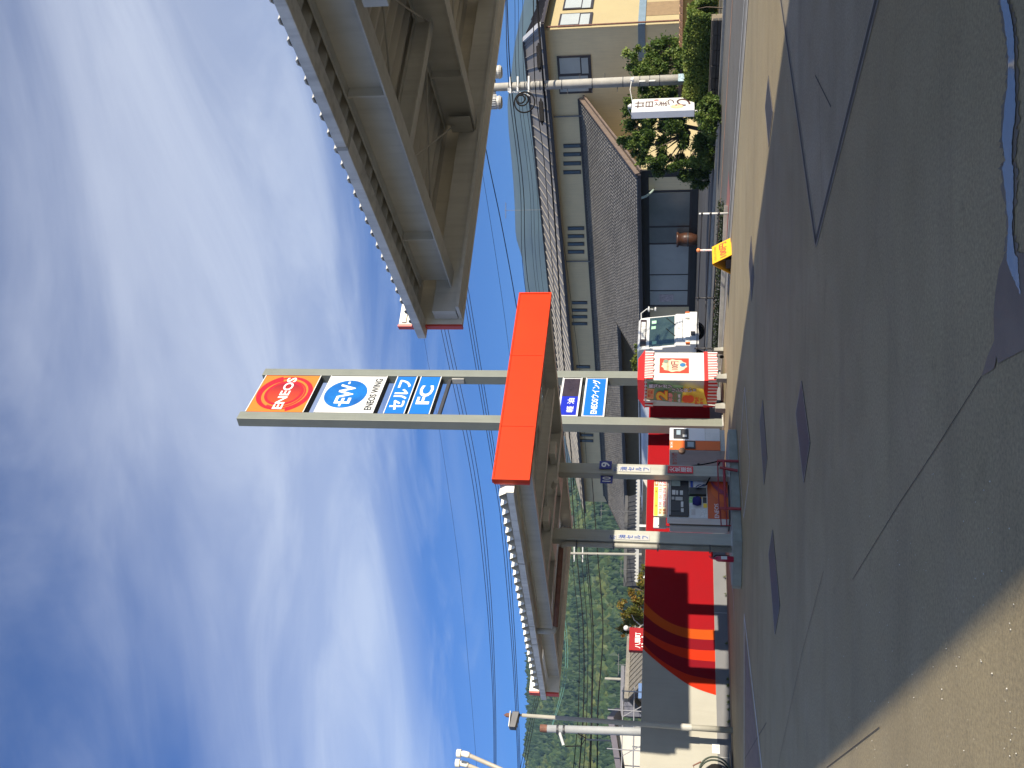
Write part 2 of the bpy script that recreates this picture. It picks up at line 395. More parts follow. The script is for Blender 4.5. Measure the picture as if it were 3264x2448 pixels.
# trickle of water and the wet stain it leaves
S5 = lambda p: Z(2250 + p[0] * .4822, p[1] * .4822)
S6 = lambda p: Z(2250 + p[0] * .4822, 800 + p[1] * .4822)
lf = [(1940, -300), (1955, 0), (1975, 100), (2000, 250), (2010, 380), (2005, 560), (1985, 720), (1970, 930), (1990, 1060), (1968, 1110), (1990, 1270), (2010, 1500), (2000, 1659)]
rt = [(1985, -300), (2005, 0), (2030, 120), (2050, 260), (2050, 360), (2055, 560), (2060, 720), (2035, 930), (2032, 1060), (2043, 1110), (2045, 1270), (2036, 1500), (2050, 1659)]
L6 = [(2002, 60), (2020, 130), (2060, 210), (2088, 285)]
R6 = [(2075, 60), (2075, 120), (2085, 200), (2092, 285)]
def ribbon(mb, A, B, z, sub=7, amp=0.02, seed=1):
    rg = random.Random(seed); P, Q = [], []
    for i in range(len(A) - 1):
        for k in range(sub):
            t = k / sub; P.append(A[i].lerp(A[i + 1], t) + Vector((0, rg.uniform(-amp, amp), 0))); Q.append(B[i].lerp(B[i + 1], t) + Vector((0, rg.uniform(-amp, amp), 0)))
    P.append(A[-1]); Q.append(B[-1])
    for i in range(len(P) - 1): mb.quad(*[(q.x, q.y, z) for q in (P[i], Q[i], Q[i + 1], P[i + 1])])
    return mb
wl_ = [S5(p) for p in lf] + [S6(p) for p in L6]; wr_ = [S5(p) for p in rt] + [S6(p) for p in R6]
ribbon(MB(), wl_, wr_, 0.008, amp=0.008).obj('puddle', M_water, fore)
wm = [(a + b) / 2 for a, b in zip(wl_, wr_)]
ribbon(MB(), [m_ + (a - m_) * 1.7 for a, m_ in zip(wl_, wm)], [m_ + (b - m_) * 1.6 for b, m_ in zip(wr_, wm)], 0.004, amp=0.025, seed=4).obj('wet_margin', M_wet, fore)
st = [(1985, 20), (1945, 120), (1918, 300), (1910, 430), (1915, 590), (1868, 700), (1832, 825), (1885, 795), (1915, 775), (1930, 700), (1940, 742), (2040, 690), (2103, 655), (2250, 560), (2250, 0)]
sheet('wet_stain', [S6(p) for p in st], M_wet, 0.006, fore)
# cover plates
M_plate = mat('tread_plate', (0.055, 0.05, 0.062), 0.55, metal=0.35, var=0.3, scale=5)
M_rib = mat('tread_rib', (0.11, 0.105, 0.115), 0.5, metal=0.4, var=0.3, scale=6)
for i, (cs, lab) in enumerate((
        ([(2556, 1214.7), (2538, 1318), (2563, 1538), (2583, 1412)], 0), ([(2432, 1275), (2422.6, 1345), (2435.6, 1545), (2446, 1460.6)], 1),
        ([(2463.6, 1689), (2451, 1766), (2471, 2021.7), (2486.6, 1932)], 2), ([(2395, 752), (2388, 843), (2396, 959), (2404, 882)], 3),
        ([(2450, 241), (2439.5, 342), (2451, 468), (2464.6, 357)], 4), ([(2321.5, 862), (2320.5, 895), (2322.5, 940), (2324.5, 905)], 5))):
    q = [Z(*c) for c in cs]
    pl = MB().prism([(p.x, p.y, 0.0) for p in q], (0, 0, 0.007)).obj('cover_plate', M_plate, fore)
    for a_, b_ in zip(q, q[1:] + q[:1]): strip(MB(), [a_, b_], 0.035, 0.0085).obj('plate_rim', M_edge, pl)
    mb = MB(); nr = 20
    for k in range(1, nr):                # raised ribs across the plate
        t = k / nr; a, b = q[0].lerp(q[3], t), q[1].lerp(q[2], t); a, b = a.lerp(b, 0.04), b.lerp(a, 0.04)
        strip(mb, [a, b], 0.03, 0.0095)
    mb.obj('plate_rib', M_rib, pl, kind='stuff')
# loose chips on the concrete
rg = random.Random(5); mb = MB()
for _ in range(110):
    p = Z(rg.uniform(2600, 3250), rg.uniform(1500, 2440)); r = rg.uniform(0.002, 0.006)
    mb.add([(p.x - r, p.y, 0.004), (p.x, p.y - r, 0.004), (p.x + r, p.y, 0.004), (p.x, p.y + r, 0.004), (p.x, p.y, 0.004 + r)], [(0, 1, 4), (1, 2, 4), (2, 3, 4), (3, 0, 4)])
mb.obj('gravel', mat('pale_chip', (0.5, 0.48, 0.42), 0.8, var=0.3), None, kind='stuff', label='pale stone chips scattered on the sunlit concrete')

# ---------------------------------------------------------------- hills
def interp(tab, x):
    if x <= tab[0][0]: return tab[0][1]
    for (a, b), (c, d) in zip(tab, tab[1:]):
        if x <= c: return b + (d - b) * (x - a) / (c - a)
    return tab[-1][1]
def hill(name, tab, y0, y1, n, d0, d1, d2, m, rough, **tags):
    mb = MB(); rows = [0, .08, .16, .26, .36, .46, .56, .66, .76, .86, .94, 1.0]; V = []
    for i in range(n + 1):
        y = lerp(y0, y1, i / n); top = Yd(interp(tab, y), y, d1)
        hd = Vector((top.x, top.y, 0)).normalized(); D = Vector((top.x, top.y, 0)).length
        for k, t in enumerate(rows):
            dd = lerp(d0, d1, t) / d1 * D; p = hd * dd
            zf = t ** 1.05
            z = top.z * zf + noise.noise(Vector((p.x, p.y, 0)) * rough[0]) * rough[1] * (t * (1.0 - t) * 3 + (0.12 if t == 1 else 0)) 
            V.append((p.x, p.y, z - (1.5 if k == 0 else 0)))
        p = hd * (d2 / d1 * D); V.append((p.x, p.y, top.z * 0.35))
    w = len(rows) + 1
    F = [(i * w + k, i * w + k + 1, (i + 1) * w + k + 1, (i + 1) * w + k) for i in range(n) for k in range(w - 1)]
    mb.add(V, F); o = mb.obj(name, m, None, smooth=True, **tags)
    return o, V, w
M_far = mat('far_forest', (0.028, 0.045, 0.035), 0.95, var=0.5, scale=0.02, detail=10)
tabF = [(-900, 1760), (0, 1672), (72, 1654), (145, 1640), (325, 1618), (416, 1622), (579, 1636), (657, 1641), (755, 1643), (829, 1665), (924, 1674), (1200, 1700), (1500, 1745), (2000, 1780), (2448, 1770), (3400, 1800)]
hill('mountain', tabF, -900, 3400, 160, 700, 1500, 2100, M_far, (0.008, 34), kind='structure')
tabN = [(1150, 2080), (1300, 1990), (1450, 1880), (1550, 1800), (1700, 1745), (1900, 1715), (2100, 1700), (2203, 1701), (2290, 1704), (2335, 1694), (2448, 1693), (2800, 1690), (3400, 1720)]
M_hill = mat('hill_soil', (0.03, 0.045, 0.02), 0.95, var=0.4, scale=0.1)
hh, HV, HW = hill('hill', tabN, 1150, 3300, 70, 290, 600, 720, M_hill, (0.02, 7), kind='structure')
# the wood on it: thousands of lumpy crowns
rg = random.Random(11)
bm = bmesh.new(); bmesh.ops.create_icosphere(bm, subdivisions=1, radius=1.0)
ICO_V = [v.co.copy() for v in bm.verts]; ICO_F = [tuple(v.index for v in f.verts) for f in bm.faces]; bm.free()
mb = MB()
nc = len(HV) // HW
for _ in range(18000):
    i, k = rg.uniform(3, nc * 0.74), rg.random() ** 0.9 * (HW - 2.001)
    a, b = int(i), int(k); u, v = i - a, k - b
    P = lambda I, K: Vector(HV[I * HW + K])
    p = P(a, b).lerp(P(a + 1, b), u).lerp(P(a, b + 1).lerp(P(a + 1, b + 1), u), v)
    patch = noise.noise(p * 0.022) + 0.5 * noise.noise(p * 0.08)
    conifer = patch < -0.12
    r = rg.uniform(1.3, 2.3) if conifer else rg.uniform(1.5, 3.3)
    hz = r * (rg.uniform(1.5, 2.2) if conifer else rg.uniform(0.85, 1.25))
    tint = (0.16 + rg.gauss(0, 0.07)) if conifer else (0.46 + 0.36 * patch + rg.gauss(0, 0.11))
    sd = Vector((rg.uniform(0, 99), rg.uniform(0, 99), rg.uniform(0, 99)))
    vs_ = []
    for c in ICO_V:
        q = 1 + 0.3 * noise.noise(c * 1.6 + sd) + 0.2 * noise.noise(c * 4.2 + sd)
        taper = 1 - 0.45 * max(0, c.z) if conifer else 1
        vs_.append((p.x + c.x * r * q * taper, p.y + c.y * r * q * taper, p.z + hz * 0.55 + c.z * hz * q))
    n0 = len(mb.v); mb.v += vs_; mb.f += [tuple(j + n0 for j in f) for f in ICO_F]
    mb.t += [max(0, min(1, tint + 0.2 * noise.noise(ICO_V[f[0]] * 3 + sd))) for f in ICO_F]
mb.obj('forest', leafmat('wood_leaf', (0.012, 0.028, 0.014), (0.04, 0.068, 0.02), (0.115, 0.12, 0.032), 0.0), None, smooth=False, kind='stuff', label='dense green wood covering the hillside behind the red and grey wall')

# air between the camera and the hills
hz = MB().box(-1900, -500, -2, 1900, 2300, 290)
hm = bpy.data.materials.new('air'); hm.use_nodes = True
hm.node_tree.nodes.clear()
_o = hm.node_tree.nodes.new('ShaderNodeOutputMaterial'); _v = hm.node_tree.nodes.new('ShaderNodeVolumePrincipled')
_v.inputs['Color'].default_value = (0.40, 0.66, 0.95, 1); _v.inputs['Density'].default_value = 0.00026; _v.inputs['Anisotropy'].default_value = 0.2
hm.node_tree.links.new(_v.outputs[0], _o.inputs['Volume'])
hz.obj('haze', hm, None, kind='stuff')
# ---------------------------------------------------------------- placing things on an upright plane seen in the photograph
def dir_in(o, v):
    a = FRAMES[o.name][1]; return Vector((v.x * math.cos(a) + v.y * math.sin(a), -v.x * math.sin(a) + v.y * math.cos(a), v.z))
def prect(x0, x1, y0, y1, A, az):        # centre, width, height on the plane through A along az
    xm, ym = (x0 + x1) / 2, (y0 + y1) / 2
    c = PL(xm, ym, A, az); w = (PL(xm, y0, A, az) - PL(xm, y1, A, az)).length; h = (PL(x0, ym, A, az) - PL(x1, ym, A, az)).length
    return c, w, h
def ppanel(name, x0, x1, y0, y1, root, A, az, m, t=0.02, lift=0.0, parent=None, bevel=0.0, shape=None, **tags):
    c, w, h = prect(x0, x1, y0, y1, A, az); X = dir_in(root, azv(az)); U = Vector((0, 0, 1)); N = X.cross(U); c = loc_in(root, c)
    if shape == 'disc':
        poly = [c + X * (w / 2 * math.cos(a)) + U * (h / 2 * math.sin(a)) + N * lift for a in [2 * math.pi * k / 28 for k in range(28)]]
    else:
        poly = [c + X * (sx * w / 2) + U * (sy * h / 2) + N * lift for sx, sy in ((-1, -1), (1, -1), (1, 1), (-1, 1))]
    return MB().prism(poly, N * t).obj(name, m, parent or root, bevel=bevel, **tags)
def ptext(name, body, x0, x1, y0, y1, root, A, az, m, lift=0.0, parent=None, **kw):
    c, w, h = prect(x0, x1, y0, y1, A, az)
    return text(name, body, w, h, parent or root, loc_in(root, c), m, xd=dir_in(root, azv(az)), lift=lift, **kw)

# ---------------------------------------------------------------- shared materials
M_steel = mat('grey_painted_steel', (0.53, 0.535, 0.515), 0.55, var=0.12, scale=1.5, streak=0.15)
M_steel_d = mat('grey_steel_dark', (0.42, 0.41, 0.385), 0.6, var=0.15, scale=1.5)
M_galv = mat('galvanised_steel', (0.66, 0.655, 0.63), 0.5, metal=0.1, var=0.18, scale=2.5, streak=0.3)
M_deck = mat('roof_deck_sheet', (0.50, 0.485, 0.44), 0.5, var=0.1, scale=2)
M_deckw = mat('roof_deck_cream', (0.74, 0.72, 0.64), 0.5, var=0.08, scale=2)
M_red = mat('fascia_red_orange', (0.50, 0.032, 0.003), 0.55, var=0.06, scale=1.2, spec=0.15, streak=0.06)
M_redd = mat('fascia_red', (0.55, 0.05, 0.03), 0.45, var=0.08)
M_cream = mat('fascia_back_cream', (0.72, 0.68, 0.58), 0.6, var=0.1, scale=3, streak=0.12)
M_green = mat('sage_grey_paint', (0.19, 0.20, 0.168), 0.45, var=0.07, scale=1.2, streak=0.08)
M_colm = mat('column_sage_paint', (0.34, 0.34, 0.295), 0.5, var=0.08, scale=2, streak=0.15)
M_w = mat('white_panel', (0.56, 0.56, 0.54), 0.45, var=0.03)
M_wt = mat('white_lettering', (0.72, 0.72, 0.71), 0.5, var=0.0)
M_k = mat('black_plastic', (0.018, 0.018, 0.022), 0.4, var=0.2)
M_blk = mat('black_lettering', (0.02, 0.02, 0.02), 0.5, var=0.0)
M_blue = mat('sign_blue', (0.008, 0.13, 0.46), 0.35, var=0.02)
M_dblue = mat('sign_deep_blue', (0.01, 0.02, 0.36), 0.35, var=0.02)
M_crim = mat('print_crimson', (0.55, 0.02, 0.03), 0.45, var=0.03)
M_or = mat('print_orange', (0.62, 0.11, 0.008), 0.45, var=0.03)
M_yel = mat('print_yellow', (0.85, 0.55, 0.03), 0.5, var=0.03)
M_lgrey = mat('light_grey_metal', (0.60, 0.60, 0.59), 0.4, var=0.08, scale=3, streak=0.12)
M_grey = mat('mid_grey_metal', (0.40, 0.395, 0.375), 0.5, var=0.1, scale=3, streak=0.12)
M_dark = mat('dark_metal', (0.05, 0.05, 0.055), 0.5, metal=0.3, var=0.2)
M_glass = mat('dark_glass', (0.03, 0.035, 0.04), 0.06, var=0.0, spec=0.8)
M_rust = mat('rust_brown', (0.16, 0.07, 0.045), 0.75, var=0.35, scale=9, bump=0.3)
M_conc = mat('weathered_concrete', (0.26, 0.25, 0.215), 0.85, var=0.22, scale=5, bump=0.4, bscale=40)
M_rubber = mat('rubber_hose', (0.011, 0.010, 0.010), 0.75, var=0.2, spec=0.15)
M_pipe = mat('drain_pipe', (0.36, 0.345, 0.30), 0.5, var=0.2, scale=4, streak=0.3)

def sawdeck(mb, fn, b0, b1, a0, a1, z, h, per):
    n = int((b1 - b0) / per); pts = []
    for i in range(n):
        b = b0 + i * per
        pts += [(b, z), (b + per * 0.30, z + h), (b + per * 0.52, z + h), (b + per * 0.82, z)]
    pts.append((b0 + n * per, z))
    V = []
    for (b, q) in pts: V += [fn(a0, b, q), fn(a1, b, q), fn(a0, b, q - 0.012), fn(a1, b, q - 0.012)]
    F = []
    for i in range(len(pts) - 1):
        k = i * 4; F += [(k, k + 4, k + 5, k + 1), (k + 2, k + 3, k + 7, k + 6), (k, k + 2, k + 6, k + 4), (k + 1, k + 5, k + 7, k + 3)]
    return mb.add(V, F)

# ---------------------------------------------------------------- big canopy overhead on the right
C1H = 4.15
c1o = Z(1474, 1034, C1H); C1A = 61.5
c1 = thing('station_canopy', 'big grey steel canopy roof overhead, seen from below with its gutter and beams', 'canopy', (c1o.x, c1o.y, 0), C1A)
# local x: along the red fascia (away to the right); local -y: back along the gutter towards and past the camera
CW, CL = 9.2, 27.0
f = lambda a, b, z: Vector((a, -b, z))    # b runs back from the fascia
sawdeck(MB(), f, 0.0, CL, -0.02, CW, 4.745, 0.085, 0.225).obj('roof_deck', M_deck, c1)
MB().box(-0.14, -CL, 4.63, 0.06, 0.12, 4.74).obj('gutter', M_galv, c1, bevel=0.008)
MB().box(CW - 0.06, -CL, 4.63, CW + 0.14, 0.06, 4.74).obj('gutter', M_galv, c1)
for b in (3.4, 8.2, 13.0, 18.0): MB().box(-0.148, -b - 0.02, 4.622, 0.064, -b + 0.02, 4.746).obj('gutter_joint', M_grey, c1)
# far fascia: cream back, red outside, projecting past the corner
MB().box(0.0, -0.005, C1H, CW + 0.3, 0.05, 4.985).obj('fascia_back', M_cream, c1, bevel=0.006)
MB().box(0.0, 0.053, C1H + 0.015, CW + 0.33, 0.075, 4.995).obj('fascia', M_redd, c1)
MB().box(-0.03, -0.004, C1H, -0.002, 0.075, 4.995).obj('fascia_end', M_redd, c1)
MB().box(0.02, -0.03, 4.89, CW + 0.28, -0.0055, 4.945).obj('fascia_lip', M_cream, c1)
MB().box(0.07, -0.20, C1H + 0.06, CW, -0.024, C1H + 0.36).obj('fascia_channel', M_steel, c1)
MB().box(0.07, -0.30, C1H + 0.003, CW, -0.026, C1H + 0.045).obj('fascia_angle', M_steel, c1)
# beams running back from the fascia
for a, h, w in ((0.55, 0.42, 0.24), (3.2, 0.45, 0.2), (6.0, 0.45, 0.2), (8.7, 0.42, 0.24)):
    MB().ibeam((a, -0.205, 4.72), (a, -CL, 4.72), w, h).obj('main_beam', M_steel, c1)
for b in (2.1, 4.9, 7.7, 10.5, 13.3):
    for a, b2 in ((0.55, 3.2), (3.2, 6.0), (6.0, 8.7)):
        MB().ibeam((a + 0.12, -b, 4.71), (b2 - 0.12, -b, 4.71), 0.13, 0.23).obj('cross_beam', M_steel, c1)
for b in (1.2, 3.5, 6.3, 9.1):
    for a in (0.55, 3.2):
        MB().box(a - 0.125, -b - 0.012, 4.30, a + 0.125, -b + 0.012, 4.695).obj('stiffener', M_steel, c1)
for b0, b1 in ((0.3, 2.1), (2.1, 4.9), (4.9, 7.7), (7.7, 10.5)):
    MB().cyl((0.75, -b0, 4.58), (3.1, -b1, 4.58), 0.011, n=6).obj('brace_rod', M_steel_d, c1)
    MB().cyl((3.1, -b0, 4.555), (0.75, -b1, 4.555), 0.011, n=6).obj('brace_rod', M_steel_d, c1)
    MB().cyl((3.3, -b0, 4.58), (5.9, -b1, 4.58), 0.011, n=6).obj('brace_rod', M_steel_d, c1)
MB().prism([(3.05, -0.21, 4.30), (3.05, -0.5, 4.30), (3.05, -0.5, 4.6), (3.05, -0.21, 4.6)], (0.02, 0, 0)).obj('gusset_plate', M_steel, c1)
for a, b in ((5.2, 4.6), (5.2, 14.0), (5.2, 22.0)):
    MB().box(a - 0.2, -b - 0.2, 0.0, a + 0.2, -b + 0.2, 4.03).obj('column', M_colm, c1, bevel=0.01)
    MB().box(0.5, -b - 0.11, 4.032, 8.8, -b + 0.11, 4.26).obj('header_beam', M_steel, c1)

# ---------------------------------------------------------------- pump island
i0, i1 = Z(2368, 1745), Z(2348, 1367)
IAZ = math.degrees(math.atan2(i1.x - i0.x, i1.y - i0.y)); IL = (i1 - i0).length
isl = thing('pump_island', 'low green-grey concrete island under the pumps and canopy columns', 'island', (i0.x, i0.y, 0), IAZ)
M_isl = mat('island_paint', (0.235, 0.24, 0.205), 0.7, var=0.18, scale=4, bump=0.2)
M_isl2 = mat('island_top', (0.30, 0.31, 0.29), 0.75, var=0.18, scale=4, bump=0.2)
def chpoly(g, z): return [(g - 0.10 + 0.25, g, z), (IL - 0.02 - g, g, z), (IL + 0.08 - g, g + 0.12, z), (IL + 0.08 - g, 1.12 - g, z), (0.15 + g, 1.2 - g, z), (-0.42 + g, 0.95 - g, z), (-0.45 + g, 0.78, z)]
MB().prism(chpoly(0, 0), (0, 0, 0.19)).obj('kerb_body', M_isl, isl, bevel=0.015)
MB().prism(chpoly(0.05, 0.191), (0, 0, 0.012)).obj('top_slab', M_isl2, isl)

# ---------------------------------------------------------------- small canopy over the island
C2H, C2A, C2B = 4.0, 51.0, -46.5
c2o = Z(1689.4, 1544, C2H)
colL = Z(2334, 1717, .2) + azv(-43) * 0.13
colR = Z(2326, 1500, .2) + azv(-43) * 0.13
mid = (colL + colR) / 2
c2 = thing('island_canopy', 'small flat canopy with bright orange-red fascia on two columns over the pump island', 'canopy', (mid.x, mid.y, 0.2), C2A)
def g2(a, b, z):
    P = Vector((c2o.x, c2o.y, 0)) + azv(C2A) * a + azv(C2B) * b; q = loc_in(c2, P); return Vector((q.x, q.y, z - 0.2))
A2 = (PL(1756, 945, c2o, C2A) - Vector((c2o.x, c2o.y, C2H))).dot(azv(C2A))
B2 = 7.25
def b2box(mb, a0, a1, b0, b1, z0, z1): return mb.box(a0, b0, z0, a1, b1, z1, g2)
seams = [0.0] + [(PL(1700, y, c2o, C2A) - Vector((c2o.x, c2o.y, 0))).dot(azv(C2A)) for y in (1371.6, 1145.4)] + [A2]
FT = 4.685
for s0, s1 in zip(seams, seams[1:]):
    b2box(MB(), s0 + (0.004 if s0 else 0.035), s1 - (0.004 if s1 < A2 else 0.035), -0.10, -0.015, C2H + 0.035, FT - 0.035).obj('fascia_panel', M_red, c2)
for a0, a1, z0, z1 in ((0, A2, C2H, C2H + 0.034), (0, A2, FT - 0.034, FT), (0, 0.034, C2H + 0.034, FT - 0.034), (A2 - 0.034, A2, C2H + 0.034, FT - 0.034)):
    b2box(MB(), a0, a1, -0.115, -0.012, z0, z1).obj('fascia_trim', M_red, c2)
b2box(MB(), 0.02, A2 - 0.02, -0.0115, 0.05, C2H + 0.01, FT - 0.02).obj('fascia_back', M_redd, c2)
# far fascia seen from behind
b2box(MB(), -0.05, A2, B2, B2 + 0.10, C2H, FT).obj('fascia_back', M_cream, c2)
b2box(MB(), -0.09, -0.052, B2, B2 + 0.13, C2H, FT).obj('fascia_end', M_redd, c2)
b2box(MB(), -0.05, A2 + 0.02, B2 + 0.102, B2 + 0.13, C2H + 0.015, FT + 0.005).obj('fascia', M_redd, c2)
sawdeck(MB(), g2, 0.06, B2, -0.16, A2 + 0.02, 4.44, 0.125, 0.268).obj('roof_deck', M_deckw, c2)
b2box(MB(), -0.13, 0.09, 0.12, B2 + 0.24, 4.295, 4.425).obj('gutter', M_galv, c2, bevel=0.006)
b2box(MB(), A2 - 0.09, A2 + 0.13, 0.06, B2 - 0.01, 4.295, 4.425).obj('gutter', M_galv, c2)
b2box(MB(), -0.135, 0.095, 0.06, 0.118, 4.29, 4.43).obj('gutter_end', M_deckw, c2)
for b in (2.2, 4.4, 5.1): b2box(MB(), -0.136, 0.0, b, b + 0.03, 4.29, 4.43).obj('gutter_joint', M_grey, c2)
cl_, cr_ = loc_in(c2, colL), loc_in(c2, colR)
def ib(p, q, w, h, nm, m=M_steel): MB().ibeam(p, q, w, h).obj(nm, m, c2)
for a in (0.35, A2 - 0.35): ib(g2(a, 0.07, 4.29), g2(a, B2 - 0.005, 4.29), 0.15, 0.285, 'edge_beam')
for b in (0.18, 2.2, 5.0, B2 - 0.14): ib(g2(0.45, b, 4.285), g2(A2 - 0.45, b, 4.285), 0.12, 0.22, 'cross_beam')
ib(g2(0.44, 3.65, 4.28), g2(A2 - 0.44, 3.65, 4.28), 0.2, 0.27, 'main_beam', M_steel)
for a in (A2 * 0.33, A2 * 0.66): ib(g2(a, 0.3, 4.43), g2(a, B2 - 0.1, 4.43), 0.1, 0.12, 'purlin')
for (p, q) in (((0.5, 0.3), (A2 - 0.5, 2.1)), ((A2 - 0.5, 0.3), (0.5, 2.1)), ((0.5, 2.3), (A2 - 0.5, 4.9)), ((A2 - 0.5, 2.3), (0.5, 4.9)), ((0.5, 5.1), (A2 - 0.5, 7.0)), ((A2 - 0.5, 5.1), (0.5, 7.0))):
    MB().cyl(g2(*p, 4.2), g2(*q, 4.2), 0.014, n=6).obj('brace_rod', M_steel, c2)
for c in (cl_, cr_):
    MB().box(c.x - 0.14, c.y - 0.11, 0, c.x + 0.14, c.y + 0.11, 3.86).obj('column', M_colm, c2, bevel=0.012)
    MB().box(c.x - 0.19, c.y - 0.16, 0.0, c.x + 0.19, c.y + 0.16, 0.025).obj('base_plate', M_grey, c2)
    MB().box(c.x - 0.17, c.y - 0.9, 3.862, c.x + 0.17, c.y + 0.9, 4.0).obj('column_head', M_steel, c2, bevel=0.01)
# rain pipe from the gutter down the left column
pp = loc_in(c2, PL(2100, 1747, colL, 135)); gp = g2(-0.02, 4.75, 0)
pxx, pyy = cl_.x - 0.20, cl_.y - 0.02
MB().tube([(pxx, pyy, 0.02), (pxx, pyy, 3.52), (pxx - 0.01, pyy + 0.02, 3.60), (pxx - 0.05, pyy + 0.06, 3.66)], 0.058, 12).obj('rain_pipe', M_pipe, c2, smooth=True)
e_ = Vector((gp.x, gp.y, 0))
MB().tube([(pxx - 0.05, pyy + 0.06, 3.66), (lerp(pxx, e_.x, .95), lerp(pyy, e_.y, .95), 3.70)], 0.056, 12).obj('rain_pipe', M_rust, c2, smooth=True)
MB().tube([(lerp(pxx, e_.x, .95), lerp(pyy, e_.y, .95), 3.70), (e_.x, e_.y, 3.73), (e_.x, e_.y, 3.80), (e_.x, e_.y, 4.1)], 0.06, 12).obj('rain_pipe', M_pipe, c2, smooth=True)
for z in (0.45, 1.55, 2.5, 3.3): MB().box(pxx - 0.07, pyy - 0.068, z, pxx + 0.09, pyy + 0.068, z + 0.03).obj('pipe_clamp', M_dark, c2)
MB().tube([g2(A2 * 0.55, 3.4, 4.05), g2(A2 * 0.55, 3.2, 3.98)], 0.06, 10).obj('camera_housing', M_steel_d, c2)

# signs fixed to the two columns
M_bl_t = mat('blue_lettering', (0.006, 0.05, 0.26), 0.5, var=0.0)
M_ws = mat('white_strip', (0.36, 0.36, 0.35), 0.6, var=0.03)
fL = colL + azv(141) * 0.112; fR = colR + azv(141) * 0.112
for nm, A, y0, y1, xs, lab in (('left', fL, 1704, 1722, [1940, 1967, 2070], 'white kerosene self-service strip on the column beside the rain pipe'),
                               ('right', fR, 1487, 1505, [1952, 1972, 2073], 'white kerosene self-service strip on the column next to the kiosk')):
    s = thing('column_sign', lab, 'sign', PL(xs[2], (y0 + y1) / 2, A, C2A), C2A)
    ppanel('plate', xs[1], xs[2], y0, y1, s, A, C2A, M_ws, 0.006, 0.006)
    ppanel('plate', xs[0], xs[1] - 2, y0 + 1, y1 - 1, s, A, C2A, M_ws, 0.006, 0.003)
    ptext('lettering', '灯', xs[0] + 3, xs[1] - 5, y0 + 3, y1 - 3, s, A, C2A, M_bl_t, 0.014, bold=0.015)
    ptext('lettering', '油\nセ\nル\nフ', xs[1] + 4, xs[2] - 4, y0 + 3, y1 - 3, s, A, C2A, M_bl_t, 0.016, bold=0.015)
s = thing('fire_warning_sign', 'red strip sign with white characters on the column next to the kiosk', 'sign', PL(2209, 1495, fR, C2A), C2A)
ppanel('plate', 2128, 2209, 1488, 1510, s, fR, C2A, mat('warning_red', (0.62, 0.015, 0.03), 0.45, var=0.03), 0.006, 0.02)
ptext('lettering', '火\n気\n厳\n禁', 2133, 2205, 1491, 1507, s, fR, C2A, M_wt, 0.028, bold=0.008)
for num, x0, x1, y0, y1 in (('9', 1911, 1950, 1471, 1495), ('10', 1914, 1953, 1517, 1541)):
    nA = fR + azv(141) * 0.02 if num == '9' else colR
    s = thing('number_sign', 'deep blue plate with a single white digit nine high on the kiosk column' if num == '9' else 'deep blue plate with the white number ten high left of the kiosk column', 'sign', PL(x1, (y0 + y1) / 2, nA, C2A), C2A)
    ppanel('plate', x0, x1, y0, y1, s, nA, C2A, mat('number_blue', (0.02, 0.02, 0.20), 0.45, var=0.05), 0.02, 0.0)
    ptext('lettering', num, x0 + 6, x1 - 6, y0 + 4, y1 - 4, s, nA, C2A, M_wt, 0.021, bold=0.02)
    MB().bar(loc_in(s, PL((x0 + x1) / 2, (y0 + y1) / 2, nA, C2A)), loc_in(s, colR + Vector((0, 0, PL((x0 + x1) / 2, 1500, colR, C2A).z))), 0.03, 0.03).obj('bracket', M_grey, s)

# ---------------------------------------------------------------- fuel dispenser
d0 = Z(2329, 1656, .203)
dA = IAZ
dW = (PL(2321, 1522, d0, dA) - d0).length
dis = thing('fuel_dispenser', 'self-service fuel pump with yellow price board, black control panel and orange base', 'fuel pump', (d0.x, d0.y, .203), dA)
zt = PL(2126, 1656, d0, dA).z - .203
def DX(zy): return dW * (600 - zy) / 590.0
def DZ(zx): return zt * (1990 - zx) / 910.0
def dbox(name, zx0, zx1, zy0, zy1, m, y0=-0.02, y1=0.0, parent=None, bevel=0.0):
    return MB().box(DX(zy1), y0, DZ(zx1), DX(zy0), y1, DZ(zx0)).obj(name, m, parent or dis, bevel=bevel)
MB().box(0, 0, 0.03, dW, 0.24, zt).obj('body', M_lgrey, dis, bevel=0.025, seg=3)
MB().box(0.03, 0.02, 0, dW - 0.03, 0.5, 0.03).obj('plinth', M_dark, dis)
MB().box(0.02, 0.24, 0.03, dW - 0.02, 0.31, zt - 0.05).obj('hose_recess', M_k, dis)
MB().box(0, 0.31, 0.03, dW, 0.56, zt - 0.06).obj('rear_body', M_grey, dis, bevel=0.025, seg=3)
M_dor = mat('dispenser_orange', (0.52, 0.08, 0.008), 0.4, var=0.05)
base = dbox('base_panel', 1668, 1965, 12, 598, M_dor, -0.012)
for (t0, t1, m) in ((0.30, 0.46, M_or), (0.50, 0.60, mat('print_purple', (0.25, 0.035, 0.09), 0.45)), (0.62, 0.74, M_redd)):
    mb = MB(); poly = []
    for k in range(13): q = k / 12; poly.append((lerp(DX(470 - 330 * t0 - 60), DX(-40), q) if 0 else dW * (t0 + 0.36 * q), -0.016, DZ(1960) + 0.36 * math.sin(q * 1.5)))
    for k in range(12, -1, -1): q = k / 12; poly.append((dW * (t1 + 0.36 * q), -0.016, DZ(1960) + 0.36 * math.sin(q * 1.5)))
    poly = [(min(p[0], dW - 0.03), p[1], p[2]) for p in poly]
    mb.prism(poly, (0, 0.003, 0)).obj('swoosh', m, base)
text('lettering', 'ENEOS', DX(395) - DX(590), DZ(1765) - DZ(1828), base, ((DX(395) + DX(590)) / 2, -0.013, DZ(1796)), M_wt, bold=0.004)
dbox('middle_panel', 1398, 1664, 12, 598, M_lgrey, -0.012)
